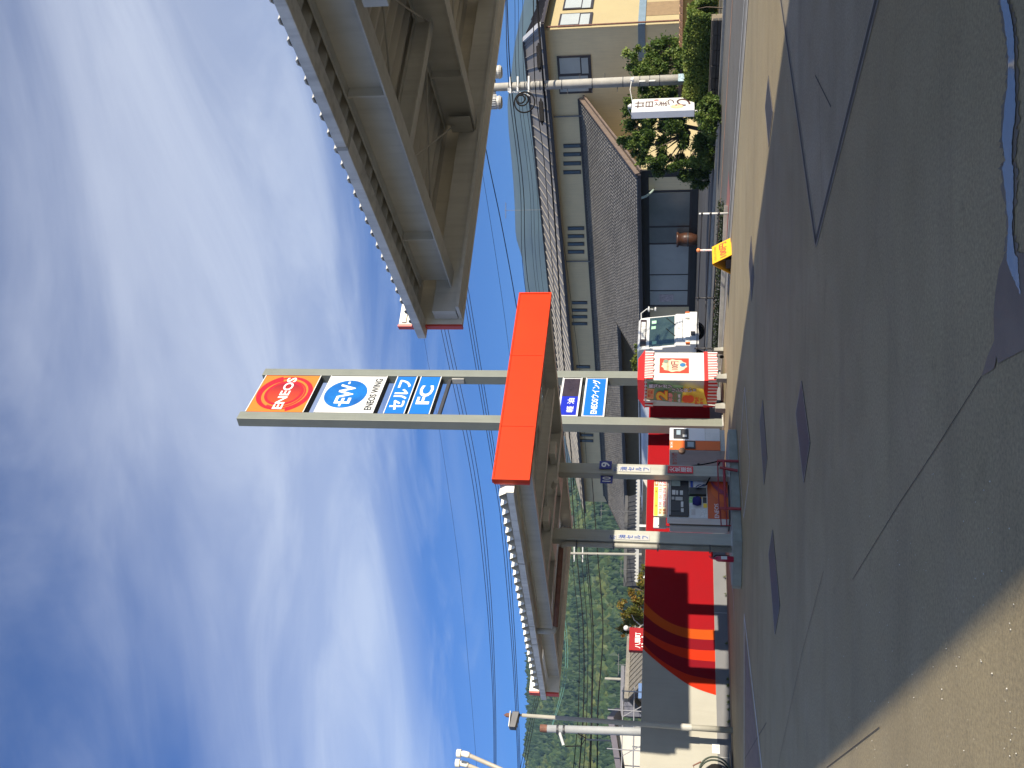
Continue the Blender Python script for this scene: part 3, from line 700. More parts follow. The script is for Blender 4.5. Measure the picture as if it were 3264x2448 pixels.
ctl = dbox('control_panel', 1108, 1394, 12, 590, M_k, -0.05, 0.0, None, 0.01)
for nm, r, m in (('display', (1140, 1270, 50, 175), mat('screen', (0.30, 0.36, 0.33), 0.2, var=0.1)), ('card_reader', (1140, 1275, 395, 525), M_dark), ('keypad', (1280, 1315, 395, 470), M_lgrey),
                 ('button', (1150, 1200, 235, 300), M_lgrey), ('button', (1210, 1240, 240, 300), M_w), ('button', (1265, 1310, 240, 300), M_lgrey), ('slot', (1145, 1185, 330, 370), M_grey), ('slot', (1200, 1305, 330, 380), M_grey), ('receipt_tray', (1280, 1320, 490, 540), M_w)):
    dbox(nm, *r, m, -0.064, -0.051, ctl)
dbox('control_bezel', 1112, 1132, 20, 580, M_grey, -0.058, -0.0505, ctl)
hol = dbox('nozzle_holster', 1400, 1650, 205, 298, M_k, -0.10, -0.0125)
for r, m in (((1420, 1460, 80, 200), mat('sticker_blue', (0.05, 0.10, 0.45), 0.5)), ((1475, 1600, 80, 195), mat('sticker_pale', (0.62, 0.66, 0.74), 0.5, var=0.2, scale=60)), ((1400, 1525, 305, 390), mat('sticker_green', (0.30, 0.55, 0.22), 0.5, var=0.5, scale=30)),
             ((1605, 1660, 395, 455), M_yel), ((1535, 1590, 305, 330), M_yel), ((1430, 1490, 480, 560), mat('sticker_grey', (0.45, 0.42, 0.40), 0.5)), ((1550, 1660, 475, 590), mat('sticker_white', (0.6, 0.6, 0.58), 0.5, var=0.25, scale=40)), ((1600, 1655, 310, 390), M_k)):
    dbox('sticker', *r, m, -0.015, -0.0122)
MB().lathe([(0.02, -0.09), (0.09, -0.08), (0.11, 0.0), (0.08, 0.1), (0.02, 0.11)], (DX(385), -0.07, DZ(1520)), 14).obj('wiper_pouch', mat('navy_cloth', (0.012, 0.012, 0.12), 0.8, var=0.2), dis, smooth=True)
noz = MB().tube([(DX(215), -0.13, DZ(1500)), (DX(200), -0.15, DZ(1540)), (DX(185), -0.14, DZ(1600)), (DX(175), -0.12, DZ(1640))], [0.022, 0.032, 0.03, 0.02], 8).obj('nozzle', mat('nozzle_blue', (0.03, 0.06, 0.16), 0.4), dis, smooth=True)
MB().tube([(DX(180), -0.16, DZ(1600)), (DX(215), -0.2, DZ(1560)), (DX(230), -0.17, DZ(1510))], 0.008, 6).obj('trigger', M_lgrey, noz)
hs = [(DX(176), -0.12, DZ(1645)), (DX(120), -0.2, DZ(1690)), (DX(60), -0.24, DZ(1745)), (DX(-20), -0.25, DZ(1800)), (DX(-110), -0.24, DZ(1850)), (DX(-160), -0.2, DZ(1880)), (DX(-175), -0.16, DZ(1880)), (DX(-160), -0.14, DZ(1800)), (DX(-125), -0.14, DZ(1650)), (DX(-95), -0.13, DZ(1450)), (DX(-80), -0.10, DZ(1300)), (DX(-60), -0.06, DZ(1180)), (DX(-15), -0.02, DZ(1130)), (DX(15), 0.05, DZ(1105))]
MB().tube(hs, 0.016, 8).obj('hose', M_rubber, dis, smooth=True)
# price board
pb = dbox('price_board', 885, 1076, 36, 592, mat('price_cream', (0.82, 0.72, 0.45), 0.5, var=0.02), -0.03, 0.03)
for r, m in (((890, 945, 185, 590), M_yel), ((890, 945, 40, 172), mat('print_orange_red', (0.80, 0.17, 0.04), 0.5)), ((950, 1072, 48, 170), M_w), ((950, 1004, 190, 470), M_w), ((1012, 1066, 190, 470), M_w)):
    dbox('price_field', *r, m, -0.034, -0.0305, pb)
for b_, zx0, zx1, zy0, zy1 in (('150  151  151', 958, 998, 195, 468), ('2700 2718 2718', 1020, 1060, 195, 470), ('121', 956, 1000, 60, 165), ('169', 1012, 1062, 60, 165)):
    text('lettering', b_, DX(zy0) - DX(zy1), DZ(zx0) - DZ(zx1), pb, ((DX(zy0) + DX(zy1)) / 2, -0.0345, DZ((zx0 + zx1) / 2)), M_crim, bold=0.01)
for b_, zx0, zx1, zy0, zy1, m in (('現金', 955, 1000, 490, 570, M_or), ('会員', 1015, 1062, 490, 570, M_or), ('現金フリー', 900, 935, 400, 470, M_blk), ('会員カード', 900, 935, 205, 270, M_blk), ('軽油', 905, 935, 60, 150, M_wt)):
    text('lettering', b_, DX(zy0) - DX(zy1), DZ(zx0) - DZ(zx1), pb, ((DX(zy0) + DX(zy1)) / 2, -0.0345, DZ((zx0 + zx1) / 2)), m, bold=0.01)
for zy in (60, 560): MB().box(DX(zy) - 0.02, 0.05, zt + 0.001, DX(zy) + 0.02, 0.09, DZ(885)).obj('board_post', M_w, dis)
MB().box(0.0, 0.40, zt + 0.02, dW * 0.45, 0.44, DZ(880)).obj('rear_price_board', M_w, dis)
MB().box(0.02, 0.41, zt - 0.06, 0.06, 0.43, zt + 0.02).obj('board_post', M_w, dis)

# red tubular guard in front of the pump
gd = thing('pump_guard', 'red tubular guard rail standing in front of the fuel pump', 'guard rail', (d0.x, d0.y, 0), dA)
M_rail = mat('rail_red', (0.28, 0.02, 0.025), 0.45, var=0.12)
yF, yB = -0.36, -0.06
for zx, r in ((1815, 0.014), (1905, 0.03)):
    MB().cyl((DX(600) - 0.03, yF, DZ(zx) + .2), (DX(8) + 0.2, yF, DZ(zx) + .2), r, n=8).obj('rail', M_rail, gd)
for X_ in (DX(585), DX(12) + 0.19): MB().bar((X_, yF - 0.003, 0.0), (X_, yF - 0.003, DZ(1810) + .2), 0.05, 0.04).obj('post', M_rail, gd)
MB().bar((DX(60), yF - 0.02, 0.03), (DX(20), yF - 0.02, 0.42), 0.05, 0.04).obj('strut', M_rail, gd)
MB().tube([(DX(585), yF, DZ(1830) + .2), (DX(690), -0.02, DZ(1850) + .2), (DX(690), -0.02, 0.2)], 0.014, 6).obj('side_loop', M_rail, gd)
MB().tube([(DX(585), yF, DZ(1915) + .2), (DX(690), -0.02, DZ(1930) + .2)], 0.014, 6).obj('side_loop', M_rail, gd)
MB().cyl((DX(385), yF, DZ(1815) + .2), (DX(385), yF, DZ(1905) + .2), 0.01, n=6).obj('stile', M_rail, gd)

# ---------------------------------------------------------------- payment kiosk
k0 = Z(2312, 1438, 0.203)
kio = thing('payment_kiosk', 'white and orange self-service payment kiosk at the right end of the island', 'payment kiosk', (k0.x, k0.y, .203), IAZ)
kW = (PL(2300, 1367.6, k0, IAZ) - Vector((k0.x, k0.y, PL(2300, 1367.6, k0, IAZ).z))).length
kD = (PL(2300, 1489.7, k0, IAZ - 90) - Vector((k0.x, k0.y, PL(2300, 1489.7, k0, IAZ - 90).z))).length
kT = PL(2134, 1438, k0, IAZ).z - .203
kw1 = kW * 0.42
MB().box(0.02, 0.02, 0, kW - 0.02, kD - 0.02, 0.11).obj('plinth', M_grey, kio)
MB().box(0, 0, 0.11, kW, kD, kT).obj('cabinet', M_grey, kio, bevel=0.012)
MB().box(0.005, -0.018, 0.115, kw1, 0.0, kT - 0.002).obj('orange_door', M_or, kio, bevel=0.004)
MB().box(kw1 + 0.006, -0.018, 0.115, kW, 0.0, 0.47).obj('white_door', M_lgrey, kio, bevel=0.004)
MB().box(kw1 + 0.006, -0.018, 0.478, kW, 0.0, kT - 0.002).obj('white_door', mat('kiosk_white', (0.66, 0.67, 0.70), 0.35, var=0.04), kio, bevel=0.004)
kz = lambda x: (2310 - x) / (2310 - 2134.) * (kT - 0.11) + 0.11
kp = MB().box(kw1 + 0.05, -0.045, kz(2200), kW - 0.05, -0.0185, kz(2147)).obj('terminal', M_k, kio, bevel=0.006)
MB().box(kw1 + 0.16, -0.05, kz(2172), kW - 0.1, -0.0455, kz(2158)).obj('screen', mat('screen2', (0.25, 0.32, 0.38), 0.15, var=0.1), kp)
MB().box(kw1 + 0.09, -0.052, kz(2194), kw1 + 0.18, -0.0455, kz(2180)).obj('card_slot', M_lgrey, kp)
MB().box(kW - 0.25, -0.052, kz(2196), kW - 0.1, -0.0455, kz(2178)).obj('keypad', M_dark, kp)
kq = MB().box(0.03, -0.05, kz(2224), kw1 - 0.03, -0.0185, kz(2187)).obj('note_slot', M_k, kio, bevel=0.006)
MB().box(0.07, -0.054, kz(2218), kw1 - 0.07, -0.0505, kz(2196)).obj('note_screen', mat('screen2', (0.25, 0.32, 0.38)), kq)
text('lettering', '精算機', 0.2, 0.05, kio, (kw1 / 2, -0.019, kT - 0.05), M_wt, bold=0.02)
MB().cyl((-0.03, 0.04, kz(2177)), (-0.03, -0.05, kz(2177)), 0.085, n=18).obj('door_knob', mat('brown_wood', (0.14, 0.075, 0.04), 0.6, var=0.2), kio, smooth=False, bevel=0.02)
n_ = MB().box(-0.006, 0.06, kz(2166), 0, kD - 0.05, kz(2138)).obj('notice', mat('notice_grey', (0.42, 0.40, 0.38), 0.6), kio)
text('lettering', 'おつり機', kD - 0.18, 0.13, n_, (-0.0062, kD / 2, kz(2152)), mat('notice_red', (0.5, 0.09, 0.05), 0.5), xd=(0, -1, 0), bold=0.02)
MB().box(-0.02, kD - 0.14, kz(2240), 0, kD - 0.08, kz(2232)).obj('lock', M_dark, kio)

# fire extinguisher on the left end of the island
fe = Z(2339, 1783, .203)
ex = thing('fire_extinguisher', 'red fire extinguisher standing at the left end of the pump island', 'extinguisher', fe, 51)
M_ex = mat('extinguisher_red', (0.33, 0.01, 0.04), 0.3, var=0.08)
MB().lathe([(0.05, 0), (0.062, 0.01), (0.062, 0.31), (0.05, 0.35), (0.022, 0.375), (0.022, 0.40)], (0, 0, 0), 16).obj('cylinder', M_ex, ex, smooth=True)
MB().tube([(0, 0, 0.40), (0, 0, 0.43), (0.02, -0.01, 0.47), (0.05, -0.02, 0.50)], [0.02, 0.018, 0.012, 0.012], 8).obj('valve_lever', M_ex, ex)
MB().box(-0.04, -0.067, 0.14, 0.03, -0.055, 0.26).obj('instruction_label', M_w, ex)
MB().tube([(0.03, 0, 0.41), (0.085, 0, 0.36), (0.08, 0, 0.2), (0.075, 0, 0.08)], 0.011, 6).obj('discharge_hose', M_rubber, ex)
# ---------------------------------------------------------------- painted boundary wall
W0, W1 = Z(2316, 1886), Z(2333, 2439)
WAZ = math.degrees(math.atan2(W0.x - W1.x, W0.y - W1.y))
wR = PL(2310, 1235, W0, WAZ); wl0 = W1 - azv(WAZ) * 4.5
wall = thing('boundary_wall', 'painted block wall with red field and swooping orange bands behind the pumps', 'wall', (wl0.x, wl0.y, 0), WAZ)
WL = (Vector((wR.x, wR.y, 0)) - Vector((wl0.x, wl0.y, 0))).length; WH = 2.17
M_wgrey = mat('wall_pale_grey', (0.34, 0.325, 0.27), 0.8, var=0.06, scale=1.0, bump=0.15, bscale=90, streak=0.06)
M_wbase = mat('wall_base_grey', (0.145, 0.145, 0.148), 0.8, var=0.08, scale=1.5, bump=0.15, bscale=90)
M_wred = mat('wall_red', (0.24, 0.003, 0.006), 0.7, var=0.06, scale=1.2, bump=0.1, bscale=90, spec=0.08)
M_wcrim = mat('wall_crimson', (0.16, 0.002, 0.007), 0.7, var=0.06, scale=1.2, spec=0.08)
M_worr = mat('wall_orange_red', (0.42, 0.022, 0.003), 0.7, var=0.05, scale=1.2, spec=0.08)
M_wor = mat('wall_orange', (0.42, 0.06, 0.004), 0.7, var=0.05, scale=1.2, spec=0.08)
MB().box(0, 0, 0, WL, 0.16, WH).obj('wall_body', M_wgrey, wall, bevel=0.008)
def wp(x, y):
    q = loc_in(wall, PL(x, y, W0, WAZ)); return (q.x, max(0.335, min(WH - 0.004, q.z)))
r7 = lambda p: (1400 + p[0] * .481, 1650 + p[1] * .481)
curves = [[(1350, 870), (1420, 935), (1500, 1000), (1580, 1060), (1660, 1112), (1750, 1150), (1845, 1177)],
          [(1350, 835), (1420, 905), (1500, 965), (1580, 1010), (1660, 1043), (1750, 1062), (1845, 1077)],
          [(1350, 775), (1420, 830), (1500, 880), (1580, 915), (1660, 938), (1750, 948), (1845, 955)],
          [(1350, 742), (1420, 785), (1500, 828), (1580, 855), (1660, 871), (1750, 879), (1845, 882)],
          [(1350, 637), (1420, 695), (1500, 745), (1580, 780), (1660, 800), (1750, 808), (1845, 812)],
          [(1350, 557), (1420, 622), (1500, 680), (1580, 717), (1660, 736), (1750, 743), (1845, 745)]]
def smooth_curve(pts):
    q = [Vector((wp(*r7(p))[0], wp(*r7(p))[1], 0)) for p in pts]
    q[0].y = WH - 0.004; q[-1].y = 0.335; out = []
    for i in range(len(q) - 1):
        p0, p1, p2, p3 = q[max(i - 1, 0)], q[i], q[i + 1], q[min(i + 2, len(q) - 1)]
        for k in range(5):
            t = k / 5; out.append(0.5 * ((2 * p1) + (p2 - p0) * t + (2 * p0 - 5 * p1 + 4 * p2 - p3) * t * t + (3 * p1 - p0 - 3 * p2 + p3) * t ** 3))
    out.append(q[-1]); return out
CV = [smooth_curve(c) for c in curves]
for i, (m, nm) in enumerate(((M_worr, 'orange_red_band'), (M_wcrim, 'crimson_band'), (M_worr, 'orange_band'), (M_wcrim, 'crimson_band'), (M_wor, 'orange_band'))):
    mb = MB(); a, b = CV[i], CV[i + 1]
    for k in range(len(a) - 1): mb.quad((a[k].x, -0.004, a[k].y), (a[k + 1].x, -0.004, a[k + 1].y), (b[k + 1].x, -0.004, b[k + 1].y), (b[k].x, -0.004, b[k].y))
    mb.obj(nm, m, wall)
mb = MB(); a = CV[5]
for k in range(len(a) - 1): mb.quad((a[k].x, -0.004, a[k].y), (a[k + 1].x, -0.004, a[k + 1].y), (WL - 0.01, -0.004, a[k + 1].y), (WL - 0.01, -0.004, a[k].y))
mb.obj('red_field', M_wred, wall)
MB().box(0.002, -0.012, 0.0, WL - 0.002, -0.001, 0.33).obj('base_band', M_wbase, wall)
for yy in (2408, 1950, 1560):              # vertical construction joints
    x_ = wp(2200, yy)[0]; MB().box(x_, -0.0135, 0.001, x_ + 0.012, -0.0125, 0.328).obj('joint', M_grey, wall)
# dirt strip and weeds along the foot of the wall
q0, q1 = W1 - azv(WAZ) * 6, Vector((wR.x, wR.y, 0)); nn = azv(WAZ + 90)
sheet('verge', [q0 + nn * 0.02, q1 + nn * 0.02, q1 + nn * 0.55, q0 + nn * 0.75], M_dirt, 0.004, kind='structure')
wr = random.Random(3)
for i, y in enumerate((1842, 1898, 2055, 2168, 2188, 2222, 2241, 2265, 2302)):
    p = PL(2318, y, W0, WAZ); p.z = 0; p += azv(WAZ + 90) * 0.08
    mb = MB(); n_ = wr.randint(14, 26)
    for _ in range(n_):
        a_ = wr.uniform(0, 6.28); r_ = wr.uniform(0.02, 0.09); hh_ = wr.uniform(0.02, 0.11)
        tip = Vector((math.cos(a_) * r_, math.sin(a_) * r_, hh_)); sd = Vector((-math.sin(a_), math.cos(a_), 0)) * wr.uniform(0.008, 0.018)
        mb.add([tip * 0.35 - sd, tip * 0.35 + sd, tip], [(0, 1, 2)], wr.random())
    o = mb.obj('weed', leafmat('weed_leaf', (0.06, 0.10, 0.025), (0.12, 0.16, 0.05), (0.24, 0.25, 0.10)), None)
    o.location = p; o['label'] = ('first', 'second', 'third', 'fourth', 'fifth', 'sixth', 'seventh', 'eighth', 'ninth')[i] + ' small weed tuft at the wall foot, counted leftwards from the pump island'; o['category'] = 'weed'; o['group'] = 'weeds along the wall foot'
# notice on the wall
s = thing('wall_notice', 'white paper notice low on the pale left end of the wall', 'notice', PL(2292, 2385, W0, WAZ) + azv(WAZ + 90) * 0.016, WAZ)
A_ = W0 + azv(WAZ + 90) * 0.014
ppanel('sheet', 2270, 2294, 2370, 2402, s, A_, WAZ, M_w, 0.004)
ptext('lettering', '注意\n火気\n厳禁', 2280, 2291, 2376, 2396, s, A_, WAZ, M_grey, 0.005)

# ---------------------------------------------------------------- sign tower
tL = Z(2305.7, 1358.6); TAZ = 36.4; TH = PL(752.4, 1334, tL, TAZ).z
tow = thing('sign_tower', 'tall twin-post roadside sign tower with stacked illuminated panels', 'sign tower', (tL.x, tL.y, 0), TAZ)
TW = (PL(846.5, 1174.4, tL, TAZ) - Vector((tL.x, tL.y, PL(846.5, 1174.4, tL, TAZ).z))).length
pw = 0.36
for x0 in (0, TW - pw):
    MB().box(x0, 0, 0.0, x0 + pw, 0.32, TH).obj('post', M_green, tow, bevel=0.012)
    MB().box(x0 - 0.08, -0.08, 0, x0 + pw + 0.08, 0.40, 0.03).obj('base_plate', M_grey, tow)
tz = lambda x, y=1325: PL(x, y, tL, TAZ).z
px0, px1 = pw + 0.012, TW - pw - 0.012; PWd = px1 - px0; pc = (px0 + px1) / 2
def tpanel(xt, xb, m, nm='sign_panel', d=0.30):
    z1, z0 = tz(xt), tz(xb)
    MB().box(px0, 0.035, z0, px1, d, z1).obj('sign_case', M_dark, tow)
    o = MB().box(px0 + 0.015, 0.015, z0 + 0.015, px1 - 0.015, 0.034, z1 - 0.015).obj(nm, m, tow)
    for a in ((px0, z0, px1, z0 + 0.03), (px0, z1 - 0.03, px1, z1)): MB().box(a[0], 0.004, a[1], a[2], 0.0145, a[3]).obj('sign_frame', M_lgrey, o)
    return o, z0, z1
def disc(name, cx_, cz_, rx, rz, m, parent, y, n=40, a0=0, a1=360):
    return MB().quad(*[(cx_ + rx * math.cos(math.radians(lerp(a0, a1, k / n))), y, cz_ + rz * math.sin(math.radians(lerp(a0, a1, k / n)))) for k in range(n)]).obj(name, m, parent)
def crescent(name, cx_, cz_, R0, R1, a0, a1, m, parent, y, n=30):    # band whose two edges spiral in
    mb = MB()
    for k in range(n):
        t0, t1 = k / n, (k + 1) / n; q = []
        for t, w in ((t0, 0), (t1, 0), (t1, 1), (t0, 1)):
            a = math.radians(lerp(a0, a1, t)); r = lerp(R0[0], R0[1], t) if w == 0 else lerp(R1[0], R1[1], t)
            q.append((max(px0 + .02, min(px1 - .02, cx_ + r * math.cos(a))), y, cz_ + r * math.sin(a)))
        mb.quad(*q)
    return mb.obj(name, m, parent)
# top panel: orange field, red swirls and ball
o, z0, z1 = tpanel(772, 960.4, mat('panel_orange', (0.70, 0.17, 0.015), 0.3, var=0.03)); zc = (z0 + z1) / 2
R = PWd * 0.5
MR1, MR2 = mat('panel_red', (0.42, 0.008, 0.016), 0.3, var=0.02), mat('panel_vermilion', (0.50, 0.02, 0.012), 0.3, var=0.03)
crescent('swirl', pc, zc, (R * 1.02, R * .82), (R * 0.80, R * .80), 200, 470, MR1, o, 0.0125)
crescent('swirl', pc, zc, (R * .98, R * 0.86), (R * 0.70, R * .84), 20, 230, MR1, o, 0.0115)
crescent('swirl', pc, zc, (R * 0.80, R * 0.62), (R * 0.72, R * .60), 150, 520, MR2, o, 0.0105)
disc('ball_rim', pc, zc, R * 0.66, R * 0.66, MR1, o, 0.0095)
mg = bpy.data.materials.new('ball_red'); mg.use_nodes = True
N_, L_ = mg.node_tree.nodes, mg.node_tree.links; t_ = N_.new('ShaderNodeTexCoord'); gx = N_.new('ShaderNodeSeparateXYZ'); L_.new(t_.outputs['Generated'], gx.inputs[0])
rp_ = N_.new('ShaderNodeValToRGB'); rp_.color_ramp.elements[0].color = (0.55, 0.06, 0.006, 1); rp_.color_ramp.elements[1].color = (0.24, 0.005, 0.012, 1)
L_.new(gx.outputs[0], rp_.inputs[0]); L_.new(rp_.outputs[0], N_['Principled BSDF'].inputs['Base Color']); N_['Principled BSDF'].inputs['Roughness'].default_value = 0.3
disc('ball', pc, zc, R * 0.56, R * 0.56, mg, o, 0.0085)
text('lettering', 'ENEOS', PWd * 0.86, (z1 - z0) * 0.17, o, (pc, 0.0075, zc - 0.03), M_wt, bold=0.022)
# second panel
o, z0, z1 = tpanel(993, 1184.7, M_w); zc = lerp(z0, z1, 0.60)
disc('blue_ball', pc, zc, PWd * 0.37, (z1 - z0) * 0.36, mat('ball_blue', (0.005, 0.14, 0.42), 0.3, var=0.25, scale=0.9, col2=(0.006, 0.06, 0.26)), o, 0.0115)
text('lettering', 'EW', PWd * 0.52, (z1 - z0) * 0.27, o, (pc, 0.009, zc), M_wt, bold=0.025)
for sx in (-1, 1): MB().box(pc + sx * PWd * .27 - (0.12 if sx < 0 else 0), 0.005, zc + 0.0, pc + sx * PWd * .27 + (0.12 if sx > 0 else 0), 0.0085, zc + 0.07).obj('letter_bar', M_wt, o)
text('lettering', 'ENEOS WING', PWd * 0.84, (z1 - z0) * 0.12, o, (pc, 0.0115, lerp(z0, z1, 0.12)), M_blk, bold=0.02)
o, z0, z1 = tpanel(1217, 1286, M_blue)
text('lettering', 'セルフ', PWd * 0.80, (z1 - z0) * 0.66, o, (pc, 0.0125, (z0 + z1) / 2), M_wt, bold=0.03)
o, z0, z1 = tpanel(1296, 1367, M_blue)
text('lettering', 'FC', PWd * 0.50, (z1 - z0) * 0.62, o, (pc, 0.0125, (z0 + z1) / 2), M_wt, bold=0.03)
z = tz(1388); MB().box(px0 - 0.01, 0.1, z - 0.1, px1 + 0.01, 0.2, z).obj('cross_bar', M_dark, tow)
MB().box(TW - pw - 0.05, 0.08, tz(1440), TW - pw - 0.001, 0.26, tz(1400)).obj('cable_box', M_grey, tow)
# lower panels
o, z0, z1 = tpanel(1775, 1841, M_lgrey)
MB().box(px0 + 0.06, 0.004, z0 + 0.06, px0 + PWd * 0.5, 0.0145, z1 - 0.06).obj('blue_field', M_dblue, o)
MB().box(px0 + PWd * 0.5 + 0.002, 0.004, z0 + 0.06, px1 - 0.06, 0.0145, z1 - 0.06).obj('price_display', mat('display_brown_black', (0.035, 0.022, 0.025), 0.2, var=0.3), o)
text('lettering', '軽 油', PWd * 0.36, (z1 - z0) * 0.34, o, (px0 + PWd * 0.27, 0.0035, lerp(z0, z1, 0.42)), M_wt, bold=0.008)
o, z0, z1 = tpanel(1853, 1926, M_lgrey)
MB().box(px0 + 0.05, 0.004, z0 + 0.05, px1 - 0.05, 0.0145, z1 - 0.05).obj('blue_field', M_blue, o)
text('lettering', 'ENEOSウイング', PWd * 0.88, (z1 - z0) * 0.36, o, (pc, 0.0035, (z0 + z1) / 2), M_wt, bold=0.02)
# booth's shadow on the left post as a dark sheet, switched off
MB().prism([(0.02, -0.012, 0.12), (pw - 0.05, -0.012, 0.0), (pw + 0.0, -0.012, 0.7), (pw, -0.012, 2.2), (pw - 0.12, -0.012, 1.5)], (0, 0.01, 0)).obj('post_shadow', mat('shadow_black', (0.04, 0.04, 0.038), 0.85, var=0.2), tow) if False else None

# ---------------------------------------------------------------- striped promotion booth
b0 = Z(2311, 1213.5); BAZ = 48.0
boo = thing('promotion_booth', 'white fabric promotion booth with red striped valances under the sign tower', 'booth', (b0.x, b0.y, 0), BAZ)
bw = (PL(2200, 1124, b0, BAZ) - Vector((b0.x, b0.y, PL(2200, 1124, b0, BAZ).z))).length
bd = (PL(2200, 1295, b0, BAZ - 90) - Vector((b0.x, b0.y, PL(2200, 1295, b0, BAZ - 90).z))).length
bz = lambda x: PL(x, 1213.5, b0, BAZ).z
M_cl = mat('white_cloth', (0.60, 0.59, 0.545), 0.85, var=0.05, scale=4, bump=0.12, bscale=14)
M_clr = mat('red_cloth', (0.55, 0.014, 0.012), 0.7, var=0.08, scale=3)
M_str = leafmat('striped_cloth', (0.55, 0.014, 0.012), (0.6, 0.3, 0.28), (0.60, 0.59, 0.56), 0.0)
MB().box(0, 0, bz(2288), bw, bd, bz(2052)).obj('cloth_wall', M_cl, boo, bevel=0.01)
def hiproof():
    e, zr, z0 = 0.06, bz(2031), bz(2054); mb = MB()
    a = [(-e, -e, z0), (bw + e, -e, z0), (bw + e, bd + e, z0), (-e, bd + e, z0)]; i_ = 0.14
    b = [(i_, i_, zr), (bw - i_, i_, zr), (bw - i_, bd - i_, zr), (i_, bd - i_, zr)]
    return mb.hexa([Vector(q) for q in a + b])
hiproof().obj('roof', M_clr, boo)
def valance(zt_, zb_, off, nm, wav):
    mb = MB()
    for (ax, ay, bx, by, ux, uy, n) in ((0, 0, bw, 0, 0, -1, 34), (0, bd, 0, 0, -1, 0, 16), (bw, 0, bw, bd, 1, 0, 16)):
        for k in range(n):
            q = []
            for t, zz_ in ((k / n, zb_), ((k + 1) / n, zb_), ((k + 1) / n, zt_), (k / n, zt_)):
                w = off + (wav * math.sin(t * n * 1.1 + zz_ * 3) if zz_ == zb_ else 0)
                q.append((lerp(ax, bx, t) + ux * w, lerp(ay, by, t) + uy * w, zz_ + (0.015 * math.sin(t * n * 0.9) if zz_ == zb_ else 0)))
            mb.add(q, [(0, 1, 2, 3)], float(k % 2))
    return mb.obj(nm, M_str, boo)
valance(bz(2054), bz(2082), 0.062, 'striped_valance', 0.02)
MB().box(-0.02, -0.02, bz(2258), bw + 0.02, bd + 0.02, bz(2245)).obj('skirt_band', M_clr, boo)
valance(bz(2258), bz(2288), 0.022, 'striped_skirt', 0.01)
for x_, y_ in ((0.08, 0.08), (bw - 0.08, 0.08), (0.08, bd - 0.08), (bw - 0.08, bd - 0.08)):
    MB().cyl((x_, y_, 0.06), (x_, y_, bz(2286)), 0.018, n=8).obj('leg', M_dark, boo)
    MB().cyl((x_ - 0.02, y_, 0.06), (x_ + 0.02, y_, 0.06), 0.06, n=14).obj('caster', M_rubber, boo)
po = ppanel('poster', 2102, 2196, 1142, 1190, boo, b0, BAZ, mat('poster_red', (0.55, 0.035, 0.012), 0.5, var=0.03), 0.004, 0.003)
c_, w_, h_ = prect(2102, 2196, 1142, 1190, b0, BAZ); cl = loc_in(boo, c_)
poly = [(cl.x + w_ * 0.40 * math.cos(a) * (1 + 0.07 * math.sin(9 * a)), -0.0085, cl.z + h_ * 0.42 * math.sin(a) * (1 + 0.06 * math.cos(11 * a))) for a in [2 * math.pi * k / 60 for k in range(60)]]
MB().quad(*poly).obj('cloud_shape', mat('poster_cream', (0.50, 0.45, 0.30), 0.5, var=0.02), po)
text('lettering', '100円', w_ * 0.56, h_ * 0.26, po, (cl.x, -0.009, cl.z - h_ * 0.02), mat('poster_maroon', (0.22, 0.012, 0.025), 0.5), bold=0.015)
text('lettering', '月々ポッキリ', w_ * 0.5, h_ * 0.09, po, (cl.x - w_ * 0.03, -0.009, cl.z + h_ * 0.22), M_or, bold=0.005)
disc('blue_spot', cl.x + w_ * 0.05, cl.z - h_ * 0.29, w_ * 0.13, h_ * 0.10, mat('poster_blue', (0.02, 0.14, 0.32), 0.5), po, -0.0095)
disc('green_spot', cl.x + w_ * 0.28, cl.z + h_ * 0.28, w_ * 0.13, h_ * 0.09, mat('poster_green', (0.16, 0.21, 0.16), 0.5), po, -0.0095)
# weights
for cx0, cx1, cy0, cy1, lab in ((2285, 2317, 1183, 1213, 'tapered concrete weight at the near corner of the striped booth'), (2281, 2312, 1275, 1309, 'tapered concrete weight below the banner at the left of the booth'), (2277, 2306, 1100, 1123, 'tapered concrete weight at the foot of the pipe fence beside the booth')):
    p = Z(cx1, (cy0 + cy1) / 2); dpx = CF / p.y; w = (cy1 - cy0) / dpx / 1.35; h = (cx1 - cx0) / dpx
    t = thing('concrete_weight', lab, 'weight', p + azv(-43) * (w / 2), 48)
    MB().hexa([Vector(q) for q in ((-w / 2, -w / 2, 0), (w / 2, -w / 2, 0), (w / 2, w / 2, 0), (-w / 2, w / 2, 0), (-w * .38, -w * .38, h), (w * .38, -w * .38, h), (w * .38, w * .38, h), (-w * .38, w * .38, h))]).obj('block', M_conc, t, bevel=0.012)
    MB().lathe([(0.03, 0), (0.03, 0.06), (0.02, 0.06), (0.02, 0.0)], (0, 0, h + 0.001), 10).obj('socket', M_dark, t)
